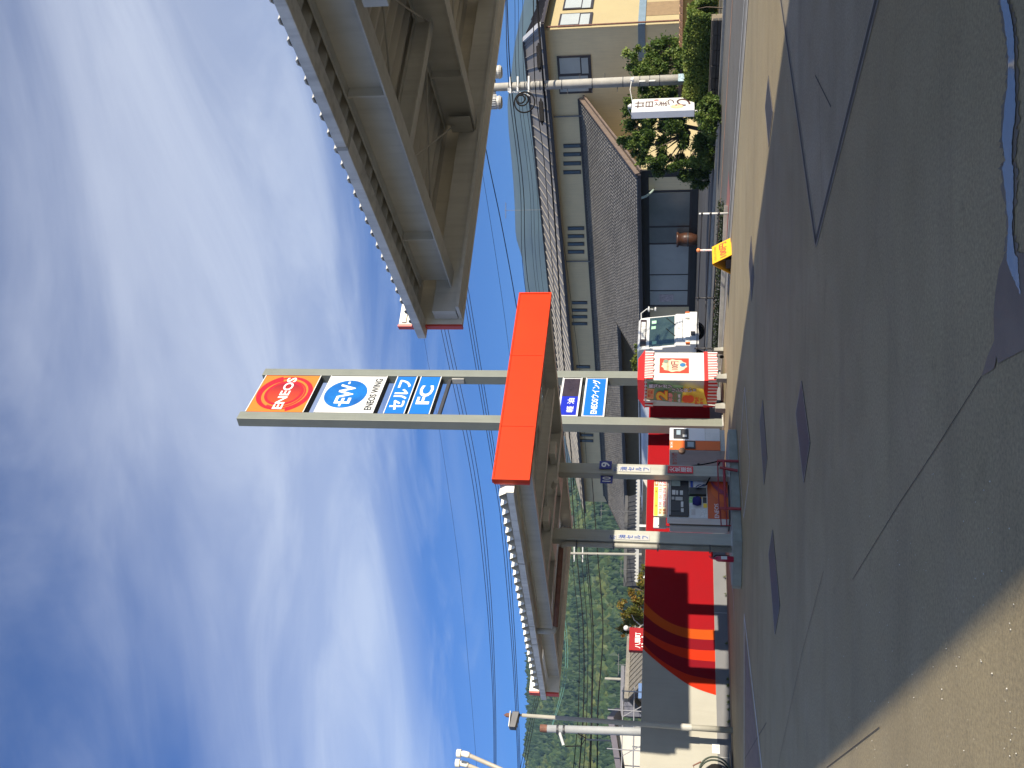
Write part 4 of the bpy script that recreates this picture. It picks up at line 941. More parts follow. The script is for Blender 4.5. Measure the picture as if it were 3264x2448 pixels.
# banner flag on its pole against the left side
FA = BAZ - 90 + 180
fA = b0 + azv(BAZ - 90) * 0.0 + azv(BAZ + 180) * 0.13
fz = lambda zx, zy: PL(1960 + zx * .1718, 1180 + zy * .1718, fA, FA)
ban = thing('banner_flag', 'green and yellow advertising banner on a pole at the left of the booth', 'banner', Vector((fz(1860, 600).x, fz(1860, 600).y, 0)), FA)
fl = lambda zx, zy, lift=0.0: loc_in(ban, fz(zx, zy)) + Vector((0, -lift, 0))
M_fg, M_fy = mat('banner_green', (0.22, 0.38, 0.18), 0.75, var=0.1, scale=6), mat('banner_yellow', (0.92, 0.70, 0.08), 0.75, var=0.08, scale=6)
def cloth(name, cs, m, lift, parent=None, amp=0.02):
    mb = MB(); n = 10; a, b, c, d = [fl(*q, lift) for q in cs]
    V = [a.lerp(b, i / n).lerp(d.lerp(c, i / n), j / n) + Vector((0, amp * math.sin(i * 0.9 + j * 0.5), 0)) for j in range(n + 1) for i in range(n + 1)]
    mb.add(V, [(j * (n + 1) + i, j * (n + 1) + i + 1, (j + 1) * (n + 1) + i + 1, (j + 1) * (n + 1) + i) for j in range(n) for i in range(n)])
    return mb.obj(name, m, parent or ban, smooth=True)
cloth('banner_cloth', [(585, 545), (600, 205), (1270, 300), (1230, 610)], M_fg, 0.0)
cloth('banner_cloth', [(1230, 610), (1270, 300), (1640, 355), (1715, 640)], M_fy, 0.0)
cloth('patch', [(588, 515), (600, 325), (730, 335), (715, 520)], mat('banner_peach', (0.80, 0.42, 0.16), 0.7), 0.03, amp=0.0)
def ft(body, zx0, zx1, zy0, zy1, m, bold=0.03, lift=0.035):
    a, b = fz(zx0, (zy0 + zy1) / 2), fz(zx1, (zy0 + zy1) / 2); c, d = fz((zx0 + zx1) / 2, zy0), fz((zx0 + zx1) / 2, zy1)
    text('lettering', body, (c - d).length, (a - b).length, ban, loc_in(ban, fz((zx0 + zx1) / 2, (zy0 + zy1) / 2)), m, bold=bold, lift=lift)
M_fo = mat('banner_red', (0.75, 0.10, 0.02), 0.6)
ft('無\n料\nで\nガ\nソ', 620, 1060, 232, 325, M_blk, 0.10, 0.03); ft('無\n料\nで\nガ\nソ', 625, 1055, 240, 317, M_wt, 0.03)
ft('リ\nン\nが\n安\nい\n!!', 1050, 1510, 300, 400, M_blk, 0.10, 0.03); ft('リ\nン\nが\n安\nい\n!!', 1055, 1505, 308, 392, M_wt, 0.03)
ft('最大', 610, 655, 350, 490, M_fo); ft('実質', 660, 705, 350, 500, M_fo)
ft('2', 755, 985, 360, 545, M_fo, 0.10, 0.03); ft('2', 765, 975, 370, 535, M_yel, 0.04)
ft('年間', 990, 1075, 405, 570, mat('banner_pink', (0.80, 0.30, 0.25), 0.6), 0.05); ft('ガソリン', 1090, 1150, 405, 570, M_crim, 0.02)
ft('会員', 1170, 1215, 420, 580, M_wt, 0.03)
ft('8', 1245, 1470, 445, 590, M_fo, 0.10); ft('円/ℓ', 1485, 1555, 485, 610, M_fo, 0.05); ft('まで', 1580, 1640, 495, 615, M_fo, 0.05)
pt, pb_ = fl(535, 545, 0.02), fl(1690, 640, 0.02)
MB().cyl(Vector((pb_.x - 0.03, pb_.y, 0.0)), pt, 0.014, n=8).obj('pole', M_w, ban)
MB().cyl(pt - Vector((0, 0, 0.02)), fl(575, 150, 0.02), 0.008, n=6).obj('cross_arm', M_w, ban)

# ---------------------------------------------------------------- folding yellow sign, delineator, pipe fence
F_, = (lambda x, y: Z(x, y),)
yf = lambda p: (2150 + p[0] * .1808, 620 + p[1] * .1808)
ay0, ay1, ay2 = Z(*yf((1010, 1060))), Z(*yf((1000, 760))), Z(*yf((990, 1345)))
YAZ = math.degrees(math.atan2(ay1.x - ay0.x, ay1.y - ay0.y))
yw = (ay1 - ay0).length
ys = thing('folding_sign', 'bright yellow folding A-frame price sign on the sunlit ground', 'sign', (ay0.x, ay0.y, 0), 46)
yw = (PL(*yf((1000, 760)), ay0, 46) - ay0).length; yh = PL(*yf((672, 1200)), ay0 + azv(-44) * 0.25, 46).z
M_y = mat('sign_yellow', (0.72, 0.38, 0.01), 0.5, var=0.04); M_yd = mat('sign_yellow_back', (0.80, 0.38, 0.015), 0.5, var=0.06)
dp = 0.60
MB().hexa([Vector(q) for q in ((0, 0, 0), (yw, 0, 0), (yw, 0.02, 0), (0, 0.02, 0), (0, dp / 2, yh), (yw, dp / 2, yh), (yw, dp / 2 + 0.02, yh), (0, dp / 2 + 0.02, yh))]).obj('front_board', M_y, ys)
MB().hexa([Vector(q) for q in ((0, dp + .03, 0), (yw, dp + .03, 0), (yw, dp + 0.05, 0), (0, dp + 0.05, 0), (0, dp / 2 + .022, yh), (yw, dp / 2 + .022, yh), (yw, dp / 2 + 0.042, yh), (0, dp / 2 + 0.042, yh))]).obj('back_board', M_yd, ys)
MB().box(0.04, 0.2, 0.0, yw - 0.1, dp - 0.12, 0.13).obj('ballast', M_dark, ys)
up_ = Vector((0, dp / 2, yh)).normalized(); c0 = Vector((yw / 2, dp / 4, yh / 2))
text('lettering', '100円', yw * 0.82, yh * 0.46, ys, c0 - up_ * yh * 0.08, M_crim, up=up_, bold=0.02, depth=0.004)
text('lettering', '1日ポッキリ10分', yw * 0.8, yh * 0.14, ys, c0 + up_ * yh * 0.40, M_blk, up=up_, bold=0.004, depth=0.004)
de = Z(2321, 797)
dl = thing('delineator_post', 'thin pink and white marker post behind the yellow folding sign', 'post', de, 50)
hh = Yd(2220, 797, de.y).z
MB().cyl((0, 0, 0), (0, 0, hh - 0.08), 0.03, n=10).obj('shaft', mat('post_pink', (0.72, 0.50, 0.45), 0.5), dl, smooth=True)
MB().lathe([(0.03, 0), (0.06, 0.03), (0.06, 0.07), (0.03, 0.1)], (0, 0, hh - 0.1), 12).obj('cap', mat('post_orange', (0.75, 0.24, 0.08), 0.5), dl, smooth=True)
MB().cyl((0, 0, hh * 0.72), (0, 0, hh * 0.8), 0.034, n=10).obj('band', M_w, dl)
fp = [Z(2321, 680), Z(2302, 950), Z(2296, 1111)]
fen = thing('pipe_fence', 'low dark pipe fence along the kerb between the forecourt and the road', 'fence', (fp[0].x, fp[0].y, 0), 50)
fl_ = [loc_in(fen, q) for q in fp]
M_fw, M_fk = mat('fence_white', (0.62, 0.61, 0.58), 0.5, var=0.1), mat('fence_black', (0.03, 0.028, 0.03), 0.45, var=0.2)
fhs = (0.79, 0.80, 0.80)
for i, (q, h) in enumerate(zip(fl_, fhs)):
    MB().cyl((q.x, q.y, 0), (q.x, q.y, h), 0.028, n=10).obj('post', M_fw if i == 0 else M_fk, fen, smooth=True)
    for t in (0.32, 0.60, 0.90): MB().lathe([(0.03, -0.03), (0.05, -0.02), (0.05, 0.02), (0.03, 0.03)], (q.x, q.y, h * t), 10).obj('joint', M_fk, fen, smooth=True)
for a, b, ha, hb in zip(fl_, fl_[1:], fhs, fhs[1:]):
    for t in (0.32, 0.60, 0.90): MB().cyl((a.x, a.y, ha * t), (b.x, b.y, hb * t), 0.018, n=8).obj('rail', M_fk, fen, smooth=True)
# planted strip beside the fence
rg = random.Random(21); mb = MB()
s0, s1 = Z(2313, 640), Z(2285, 1180)
MB().prism([Vector((p.x, p.y, -0.05)) for p in (Z(2318.5, 655), Z(2296, 1180), Z(2287, 1180), Z(2309, 655))], (0, 0, 0.13)).obj('planter_kerb', M_kerb, kind='structure')
def pk():
    t = rg.random(); p = Z(2317, 665).lerp(Z(2294, 1170), t) + RN * rg.uniform(0.05, 0.45); p.z = 0.08 + rg.random() ** 2 * 0.16; return p, rg.random()
blobleaf(mb, 3800, pk, 0.035, rg, (0.0, 0.9))
o = mb.obj('ground_cover', leafmat('ground_cover_leaf', (0.012, 0.02, 0.008), (0.025, 0.045, 0.015), (0.09, 0.11, 0.05)), None, kind='stuff'); o['label'] = 'dark low planting in the strip along the pipe fence'
# ---------------------------------------------------------------- restaurant across the road
BX = 134.5
S_ = Yd(2206, 614, 57.0); S_ = Vector((S_.x, S_.y, 0))
bld = thing('restaurant_building', 'two-storey tan restaurant with grey tiled lower roof across the road', 'building', S_, BX)
def onB(x, y, r): return loc_in(bld, PL(x, y, S_ + azv(BX - 90) * r, BX))
eR = onB(2031, 553, -1.0)
lo, hi = 2.0, 14.0
for _ in range(40):
    m_ = (lo + hi) / 2
    if onB(1849.6, 314.7, m_).x > eR.x: lo = m_
    else: hi = m_
RW = lo
tR = onB(1849.6, 314.7, RW)
XE, ZE, ZT = eR.x, eR.z, tR.z
slope = (ZT - ZE) / (RW + 1.0)
XM = onB(2033, 1151, -1.0).x                 # left end of the low front eave
def on_slope(x, y):                          # point seen there on the tiled slope
    a, b = -3.0, 14.0
    for _ in range(50):
        m_ = (a + b) / 2; q = onB(x, y, m_)
        if q.z > ZE + slope * (m_ + 1.0): a = m_
        else: b = m_
    return onB(x, y, a)
Y2 = on_slope(1970, 1060).y                  # the eave further left lies higher up the same slope
XL = on_slope(1982, 1690).x
M_tan = mat('tan_render', (0.74, 0.61, 0.37), 0.9, var=0.06, scale=0.6, bump=0.15, bscale=30, streak=0.08)
M_yw_lit = mat('yellow_lit_render', (0.36, 0.295, 0.16), 0.9, var=0.05, scale=0.6, bump=0.15, bscale=30)  # render toned down for the end walls that take full sun
M_brn = mat('dark_brown_frame', (0.03, 0.022, 0.022), 0.5, var=0.15)
M_pane = mat('shop_pane', (0.15, 0.17, 0.165), 0.08, var=0.18, scale=0.5, spec=0.35)
M_paneL = mat('curtained_pane', (0.36, 0.385, 0.375), 0.2, var=0.08, scale=0.8, spec=0.3)
M_tile = leafmat('roof_tile', (0.062, 0.059, 0.056), (0.118, 0.113, 0.107), (0.185, 0.178, 0.17), 0.0); M_tile.node_tree.nodes['Principled BSDF'].inputs['Roughness'].default_value = 0.35
M_tileu = mat('roof_underlay', (0.03, 0.03, 0.032), 0.8, var=0.2)
M_roof2 = mat('roof_sheet', (0.20, 0.185, 0.165), 0.6, var=0.12, scale=1.0, streak=0.1)
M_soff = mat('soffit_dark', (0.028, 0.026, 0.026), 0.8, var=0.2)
M_bluest = mat('blue_grey_steel', (0.16, 0.22, 0.27), 0.5, var=0.1)
M_wood = mat('weathered_board', (0.13, 0.095, 0.075), 0.8, var=0.2, scale=3, streak=0.2)
# upper storey
cR = onB(1732, 97, RW); XR, ZV = cR.x, cR.z
XB = XL - 1.0
MB().box(XB, RW, -0.05, XR, RW + 10.5, ZV).obj('wall', M_tan, bld)
MB().box(XR + 0.003, RW + 0.003, -0.05, XR + 0.03, RW + 10.4, ZV - 0.01).obj('side_wall', M_yw_lit, bld)
apex = onB(1671, 128, RW + 5.2)
ov = 0.7
def roofpoly(*p): return MB().quad(*[Vector(q) for q in p])
e0, e1, e2, e3 = (XB - ov, RW - ov, ZV + 0.02), (XR + ov, RW - ov, ZV + 0.02), (XR + ov, RW + 10.5 + ov, ZV + 0.02), (XB - ov, RW + 10.5 + ov, ZV + 0.02)
r0, r1 = (XB + 3.5, RW + 5.25, apex.z), (apex.x, RW + 5.25, apex.z)
roofpoly(e0, e1, r1, r0).obj('roof', M_roof2, bld); roofpoly(e1, e2, r1).obj('roof', mat('roof_ribbed', (0.11, 0.105, 0.10), 0.6, var=0.15, scale=2), bld)
roofpoly(e2, e3, r0, r1).obj('roof', M_roof2, bld); roofpoly(e3, e0, r0).obj('roof', M_roof2, bld)
MB().bar(Vector(e1) + Vector((0, 0, .06)), Vector(r1) + Vector((0, 0, .06)), 0.28, 0.16).obj('hip_cap', M_lgrey, bld)
MB().bar(Vector(r0) + Vector((0, 0, .05)), Vector(r1) + Vector((0, 0, .05)), 0.25, 0.14).obj('ridge_cap', M_brn, bld)
for k in range(46):
    t = (k + .5) / 46; a = Vector(e0).lerp(Vector(e1), t); b = Vector(r0).lerp(Vector(r1), t)
    MB().bar(a + Vector((0, 0, .03)), b + Vector((0, 0, .03)), 0.05, 0.06).obj('roof_rib', M_roof2, bld)
for k in range(14):
    t = (k + .5) / 14; a = Vector(e1).lerp(Vector(e2), t); b = Vector(e1).lerp(Vector(r1), min(1, 2 * t)) if t < .5 else Vector(r1).lerp(Vector(e2), 2 * t - 1)
    MB().bar(a + Vector((0, 0, .03)), b + Vector((0, 0, .03)), 0.06, 0.08).obj('roof_rib', M_brn, bld)
MB().box(XB - ov - .05, RW - ov - 0.10, ZV - 0.18, XR + ov + .05, RW - ov + 0.04, ZV + 0.03).obj('eave_gutter', M_brn, bld)
MB().box(XR + ov - .04, RW - ov + .05, ZV - 0.16, XR + ov + .10, RW + 11, ZV + 0.03).obj('eave_gutter', M_brn, bld)
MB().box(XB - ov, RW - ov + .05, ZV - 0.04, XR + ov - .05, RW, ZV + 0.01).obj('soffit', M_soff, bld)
# slit windows of the upper storey, each a framed recess with its pane
slits = [(1796, 1852, y - 6, y + 6) for y in (464, 491, 520, 548)] + [(1810, 1862, y - 5.5, y + 5.5) for y in (727, 752, 777, 802)] + [(1823, 1872, y - 4.5, y + 4.5) for y in (964, 988, 1009, 1031)] + [(1837, 1881, 1164, 1173), (1849, 1891, 1382, 1390), (1849, 1891, 1400, 1408)]
AW = S_ + azv(BX - 90) * RW
for x0, x1, y0, y1 in slits:
    w = ppanel('window', x0, x1, y0, y1, bld, AW, BX, M_brn, 0.05, 0.002)
    ppanel('pane', x0 + 3, x1 - 3, y0 + 2, y1 - 2, bld, AW, BX, M_glass, 0.004, 0.0535, parent=w)
def window(x0, x1, y0, y1, A, az, cells, nm='window', pm=M_paneL):
    w = ppanel(nm, x0, x1, y0, y1, bld, A, az, M_brn, 0.08, 0.002)
    for (u0, u1, v0, v1) in cells:
        ppanel('pane', lerp(x0, x1, u0), lerp(x0, x1, u1), lerp(y0, y1, v0), lerp(y0, y1, v1), bld, A, az, pm, 0.005, 0.084, parent=w)
window(1779, 1886, 177, 297, AW, BX, [(0.05, 0.66, 0.05, 0.46), (0.70, 0.90, 0.05, 0.46), (0.05, 0.90, 0.53, 0.94)])
AS = S_ + azv(BX) * (XR + 0.032) 
for x0, x1, y0, y1 in ((1797, 1891, 0, 31), (1783, 1887, 45, 85), (1803, 1894, -60, -18)):
    window(x0, x1, y0, y1, AS, BX - 90, [(0.06, 0.60, 0.08, 0.92), (0.64, 0.92, 0.08, 0.92)])
# steel band and porch at the right-hand corner
zb0, zb1 = onB(2057, 97, RW).z, onB(2034, 97, RW).z
MB().box(XR - 3.2, RW - 0.12, zb0, XR + 0.12, RW + 9, zb1).obj('steel_band', M_bluest, bld)
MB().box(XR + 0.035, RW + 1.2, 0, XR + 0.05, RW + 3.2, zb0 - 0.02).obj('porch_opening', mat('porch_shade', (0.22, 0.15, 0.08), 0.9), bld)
MB().box(XR - 2.6, RW - 0.03, 0.0, XR - 1.0, RW - 0.005, zb0 - 0.3).obj('doorway', mat('doorway_brown', (0.05, 0.015, 0.012), 0.7), bld)
MB().tube([(XR + 0.25, RW - 0.12, 0.2), (XR + 0.25, RW - 0.12, ZV - 0.2)], 0.06, 8).obj('downpipe', M_rust, bld)
for y in (369, 833):
    q = onB(1860, y, RW - 0.1); MB().tube([(q.x, RW - 0.1, ZT - 0.6), (q.x, RW - 0.1, ZV - 0.2)], 0.05, 8).obj('downpipe', mat('downpipe_grey', (0.16, 0.165, 0.17), 0.5), bld)
# tiled lower roof: underlay and tiles laid in courses
def zs(y): return ZE + slope * (y + 1.0)
MB().prism([(XM, -1, ZE - .05), (XE, -1, ZE - .05), (XE, RW, ZT - .05), (XL, RW, ZT - .05), (XL, Y2, zs(Y2) - .05), (XM, Y2, zs(Y2) - .05)], (0, 0, -0.12)).obj('lower_roof', M_tileu, bld)
rg = random.Random(8); mb = MB(); tw_, tl = 0.245, 0.25
nrow = int((RW + 1.0) / tl); sl_n = Vector((0, -slope, 1)).normalized()
for r in range(nrow + 1):
    y = -1.0 - 0.05 + r * tl; x_start = XM if y < Y2 - 0.1 else XL
    nx = int((XE - x_start) / tw_)
    for c in range(nx):
        x = x_start + c * tw_; z = zs(y); t = rg.random() * 0.32 + 0.34 + 0.25 * noise.noise(Vector((x * .25, y * .4, 0)))
        jl = rg.uniform(-0.006, 0.006); V = []
        for (dy, dz) in ((0, -0.045), (0, 0.05), (tl * 1.12, -0.005)):
            for k, h in ((0, 0.0), (0.2, 0.038), (0.5, 0.06), (0.8, 0.012), (1.0, -0.012)):
                V.append((x + k * tw_ * 0.985, y + dy, z + slope * dy + dz + h + jl))
        mb.add(V, [(j * 5 + i, j * 5 + i + 1, j * 5 + 6 + i, j * 5 + 5 + i) for j in (0, 1) for i in range(4)], t)
mb.obj('roof_tiles', M_tile, bld, kind='stuff')
MB().bar((XE + 0.02, -1.1, ZE - 0.02), (XE + 0.02, RW, ZT - 0.02), 0.10, 0.26).obj('verge_board', M_wood, bld)
MB().bar((XE + 0.16, -1.0, ZE - 0.22), (XE + 0.16, RW, ZT - 0.22), 0.16, 0.12).obj('verge_board', M_wood, bld)
MB().bar((XM - 0.02, -1.05, ZE), (XM - 0.02, Y2, zs(Y2)), 0.1, 0.2).obj('verge_board', M_soff, bld)
MB().bar((XL - 0.02, Y2, zs(Y2)), (XL - 0.02, RW, ZT), 0.12, 0.22).obj('verge_board', M_brn, bld)
MB().box(XL, RW - 0.12, ZT - 0.02, XE, RW - 0.01, ZT + 0.16).obj('top_flashing', M_brn, bld)
MB().box(XM, -1.2, ZE - 0.20, XE, -1.055, ZE - 0.03).obj('eave_gutter', M_brn, bld)
MB().box(XL, Y2 - 0.2, zs(Y2) - 0.20, XM - 0.1, Y2 - 0.06, zs(Y2) - 0.03).obj('eave_gutter', M_brn, bld)
# shop front
zf0, zf1 = onB(2206, 614, 0).z, onB(2068, 614, 0).z
MB().box(XM + 0.5, 0.02, 0.0, XE - 0.4, RW, ZE + 0.1).obj('ground_floor', M_tan, bld)
MB().box(XM + 0.5, -0.06, zf1, XE - 0.4, 0.0, ZE + 0.12).obj('lintel', M_soff, bld)
MB().box(XM + 0.5, -0.07, 0.0, XE - 0.38, 0.0, zf0).obj('plinth', M_soff, bld)
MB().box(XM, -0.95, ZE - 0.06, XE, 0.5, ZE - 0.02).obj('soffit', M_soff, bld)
xs_ = [onB(2140, y, 0).x for y in (612, 717, 723, 771, 777, 871, 875, 922, 926, 969)]
MB().box(xs_[-1] - 0.2, -0.05, zf0, xs_[0] + 0.15, 0.0, zf1).obj('shopfront_frame', M_brn, bld)
for a, b, m in zip(xs_[0::2], xs_[1::2], (M_pane, M_pane, M_paneL, M_paneL, M_paneL)):
    MB().box(b, -0.075, zf0 + 0.12, a, -0.052, zf1 - 0.02).obj('shop_window', m, bld)
MB().box(XE - 2.6, -0.02, zf0, XE - 0.9, 0.0, zf1).obj('wall_panel', M_tan, bld)
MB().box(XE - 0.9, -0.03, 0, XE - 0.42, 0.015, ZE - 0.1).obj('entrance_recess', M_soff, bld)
q = (xs_[-1] + xs_[-2]) / 2
nb_ = MB().box(q - 0.3, -0.085, zf0 + 1.0, q + 0.3, -0.077, zf0 + 1.9).obj('window_poster', mat('poster_faded', (0.40, 0.36, 0.38), 0.6, var=0.3, scale=9), bld)
MB().box(XL + 0.8, Y2 + 1.2, 0, XM + 0.49, RW - 0.01, zs(Y2) + 0.3).obj('side_wing_wall', mat('brown_shade_render', (0.17, 0.135, 0.085), 0.9, var=0.1), bld)  # brown wall, its colour darkened for the deep shade under the roof
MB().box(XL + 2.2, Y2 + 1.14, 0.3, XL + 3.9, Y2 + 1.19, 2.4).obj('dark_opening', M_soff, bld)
MB().tube([(XE - 1.6, -1.12, ZE - 0.15), (XE - 1.6, -0.9, ZE - 0.5), (XE - 1.7, -0.4, ZE - 0.75), (XE - 1.7, -0.1, ZE - 0.9)], 0.07, 8).obj('gutter_elbow', mat('verdigris', (0.30, 0.38, 0.35), 0.6), bld, smooth=True)
MB().box(XE - 0.397, 0.03, 0.0, XE - 0.37, RW - 0.02, ZE + 0.05).obj('end_wall_lit', M_yw_lit, bld)  # facing panel, darker than the tan front because sun strikes this end
# barrel planter by the window
pb2 = S_ + azv(BX) * ((xs_[2] + xs_[3]) / 2) + azv(BX + 90) * 0.55
o = thing('planter_barrel', 'brown glazed barrel planter in front of the restaurant window', 'planter', pb2, BX)
MB().lathe([(0.28, 0), (0.40, 0.35), (0.42, 0.75), (0.36, 1.05), (0.46, 1.12), (0.46, 1.22), (0.34, 1.22), (0.30, 1.0)], (0, 0, 0), 20).obj('barrel', mat('brown_glaze', (0.06, 0.024, 0.012), 0.35, var=0.3, scale=4), o, smooth=True)
MB().lathe([(0.42, 0.50), (0.43, 0.52), (0.43, 0.58), (0.42, 0.60)], (0, 0, 0), 20).obj('hoop', M_brn, o)

# ---------------------------------------------------------------- lorry on the road
tc0 = Yd(2133, 1100, 42.5); TAZ2 = 131.0
trk = thing('tank_lorry', 'white cab-over lorry with long silver rounded body driving on the road', 'lorry', (tc0.x, tc0.y, -0.02), TAZ2 - 90)
# local x: across the front (to the driver-side right of the picture); local y: back along the body
FWd = 2.3
TZ = lambda x: PL(x, 1060, tc0, TAZ2 - 90).z + 0.02
M_tw = mat('lorry_white', (0.56, 0.56, 0.54), 0.3, var=0.04, coat=0.3); M_sil = mat('lorry_silver', (0.52, 0.56, 0.60), 0.35, metal=0.4, var=0.08)
M_wsc = mat('windscreen', (0.03, 0.05, 0.042), 0.05, var=0.2, scale=2, spec=0.8)
zB, zH, zW0, zW1, zTop = 0.42, TZ(2200), TZ(2152), TZ(2068), TZ(2033)
prof = [(0.0, zB), (0.0, zW0 - 0.03), (0.06, zW0), (0.20, zW1 + 0.02), (0.26, zTop - 0.10), (0.42, zTop), (1.75, zTop), (1.8, zTop - 0.1), (1.8, zB)]
MB().prism([(0, y, z) for y, z in prof], (FWd, 0, 0)).obj('cab', M_tw, trk, bevel=0.05, seg=3)
def onf(x0, x1, z0, z1, off=0.0):            # a rectangle laid on the raked screen
    f_ = lambda z: 0.06 + (z - zW0) / (zW1 - zW0) * 0.14 - off
    return [Vector(q) for q in ((x0, f_(z0), z0), (x1, f_(z0), z0), (x1, f_(z1), z1), (x0, f_(z1), z1))]
sc = MB().prism(onf(0.10, FWd - 0.10, zW0 + 0.03, zW1 - 0.02, 0.012), (0, 0.02, 0)).obj('windscreen', M_wsc, trk)
for x0, z0, m in ((0.25, zW1 - .35, 'sticker_green'), (1.35, zW1 - .3, 'sticker_green'), (1.75, zW1 - .32, 'sticker_green')):
    MB().prism(onf(x0, x0 + 0.22, z0, z0 + 0.2, 0.018), (0, 0.004, 0)).obj('screen_sticker', mat('sticker_mint', (0.35, 0.6, 0.4), 0.5), sc)
for x0 in (0.7, 1.5): MB().bar(onf(x0, x0, zW0, zW0 + .1, 0.03)[0], onf(x0 + .6, x0 + .6, zW0 + .4, zW0 + .4, 0.03)[0], 0.03, 0.02).obj('wiper', M_k, sc)
MB().box(0.6, 0.35, zW0 + .1, 0.9, 0.8, zW0 + .55).obj('seat', M_dark, trk)
hb = MB().box(0.22, 0.17, zW1 + 0.12, FWd - 0.22, 0.30, zTop - 0.10).obj('header_board', mat('header_brown', (0.035, 0.02, 0.02), 0.4), trk, bevel=0.02)
hp = MB().box(0.62, 0.16, zW1 + 0.16, FWd - 0.42, 0.169, zTop - 0.14).obj('name_plate', M_w, hb)
text('lettering', '給油中', 0.85, 0.2, hp, (FWd / 2 + 0.1, 0.1595, (zW1 + zTop) / 2), M_grey, bold=0.01)
MB().box(-0.02, -0.10, zB - 0.1, FWd + 0.02, 0.0, zH + 0.02).obj('bumper', M_tw, trk, bevel=0.03)
MB().box(0.35, -0.012, zH + 0.12, FWd - 0.35, 0.0, zW0 - 0.12).obj('grille_panel', mat('lorry_panel', (0.70, 0.70, 0.68), 0.35), trk, bevel=0.01)
MB().box(0.36, -0.016, (zH + zW0) / 2 - 0.012, FWd - 0.36, -0.0125, (zH + zW0) / 2 + 0.012).obj('panel_gap', M_dark, trk)
disc('badge', FWd / 2 + 0.05, (zH + zW0) / 2 + 0.17, 0.09, 0.07, M_grey, trk, -0.018, n=18)
for s_ in (0, 1):
    x0 = 0.10 if s_ == 0 else FWd - 0.45
    h_ = MB().box(x0, -0.115, zH - 0.12 + 0.12, x0 + 0.35, 0.0, zH + 0.22).obj('headlight', mat('lamp_glass', (0.55, 0.55, 0.52), 0.08, var=0.2, scale=20), trk, bevel=0.02)
    MB().box(x0 - 0.08 if s_ == 0 else x0 + 0.36, -0.112, zH + 0.02, x0 - 0.01 if s_ == 0 else x0 + 0.44, -0.02, zH + 0.2).obj('indicator', mat('amber_lamp', (0.75, 0.14, 0.02), 0.2), trk)
MB().box(FWd / 2 - 0.15, -0.112, zB + 0.02, FWd / 2 + 0.35, -0.101, zB + 0.25).obj('number_plate', M_w, trk)
text('lettering', '・251', 0.4, 0.12, trk, (FWd / 2 + 0.1, -0.1125, zB + 0.12), M_grey)
MB().box(0.55, -0.112, zB + 0.05, 0.85, -0.101, zB + 0.25).obj('tow_hatch', M_k, trk)
mr = MB().tube([(FWd - 0.1, 0.35, zTop - 0.12), (FWd + 0.22, 0.15, zTop - 0.10), (FWd + 0.42, 0.05, zTop - 0.35), (FWd + 0.40, 0.05, zTop - 0.65)], 0.025, 8).obj('mirror_arm', M_tw, trk)
for dz, r_ in ((0.45, 0.13), (0.75, 0.1)): MB().lathe([(0.02, -.05), (r_, -.03), (r_, .03), (0.02, .05)], (FWd + 0.36, 0.02, zTop - dz), 12).obj('mirror', M_tw, mr)
mr = MB().tube([(0.0, 0.25, zW1 - 0.05), (-0.25, -0.05, zW1 - 0.10), (-0.3, -0.05, zW1 - 0.5)], 0.022, 8).obj('mirror_arm', M_tw, trk)
MB().box(-0.42, -0.10, zW1 - 0.62, -0.22, 0.0, zW1 - 0.2).obj('mirror', M_tw, mr, bevel=0.02)
MB().box(-0.006, 0.45, zW0 - 0.1, 0.0, 1.35, zW1 - 0.08).obj('side_window', M_wsc, trk)
MB().box(-0.012, 0.40, zB + 0.2, -0.0065, 1.45, zW0 - 0.14).obj('door', M_tw, trk)
MB().box(-0.03, 0.48, zW0 - 0.3, -0.0125, 0.62, zW0 - 0.24).obj('door_handle', M_k, trk)
def wheel(x, y):
    w = MB().cyl((x, y, 0.48), (x + 0.28, y, 0.48), 0.48, n=24).obj('wheel', M_rubber, trk, bevel=0.03)
    MB().cyl((x - 0.01, y, 0.48), (x + 0.29, y, 0.48), 0.27, n=18).obj('rim', M_lgrey, w)
for y in (0.9, 4.6, 9.2, 10.3):
    wheel(0.0, y); wheel(FWd - 0.28, y)
MB().box(0.5, 1.8, 0.6, FWd - 0.5, 12.2, 0.85).obj('chassis', M_dark, trk)
zr = TZ(2033) - 0.02; sec = []
for k in range(25):
    a = 2 * math.pi * k / 24; sec.append((FWd / 2 + 1.17 * math.copysign(abs(math.cos(a)) ** 0.7, math.cos(a)), 1.95 + (zr - 1.95) * math.copysign(abs(math.sin(a)) ** 0.75, math.sin(a))))
mb = MB(); rings = [(2.1, .9), (2.2, 1.0), (11.2, 1.0), (11.9, .97), (12.3, .85), (12.5, .55)]
V = [(FWd / 2 + (x - FWd / 2) * s_, y, 1.95 + (z - 1.95) * s_) for y, s_ in rings for x, z in sec[:-1]]
mb.add(V, [(i * 24 + k, i * 24 + (k + 1) % 24, (i + 1) * 24 + (k + 1) % 24, (i + 1) * 24 + k) for i in range(5) for k in range(24)] + [tuple(range(23, -1, -1)), tuple(range(120, 144))])
mb.obj('tank_body', M_sil, trk, smooth=True)
MB().box(0.6, 3.0, zr + 0.0, FWd - 0.6, 10.5, zr + 0.05).obj('walkway', M_lgrey, trk)
MB().box(0.12, 1.82, zB + 0.1, FWd - 0.12, 2.08, zTop - 0.15).obj('rear_panel', M_sil, trk)
MB().box(-0.02, 2.2, zB + 0.15, 0.05, 8.6, 1.05).obj('side_skirt', M_lgrey, trk)
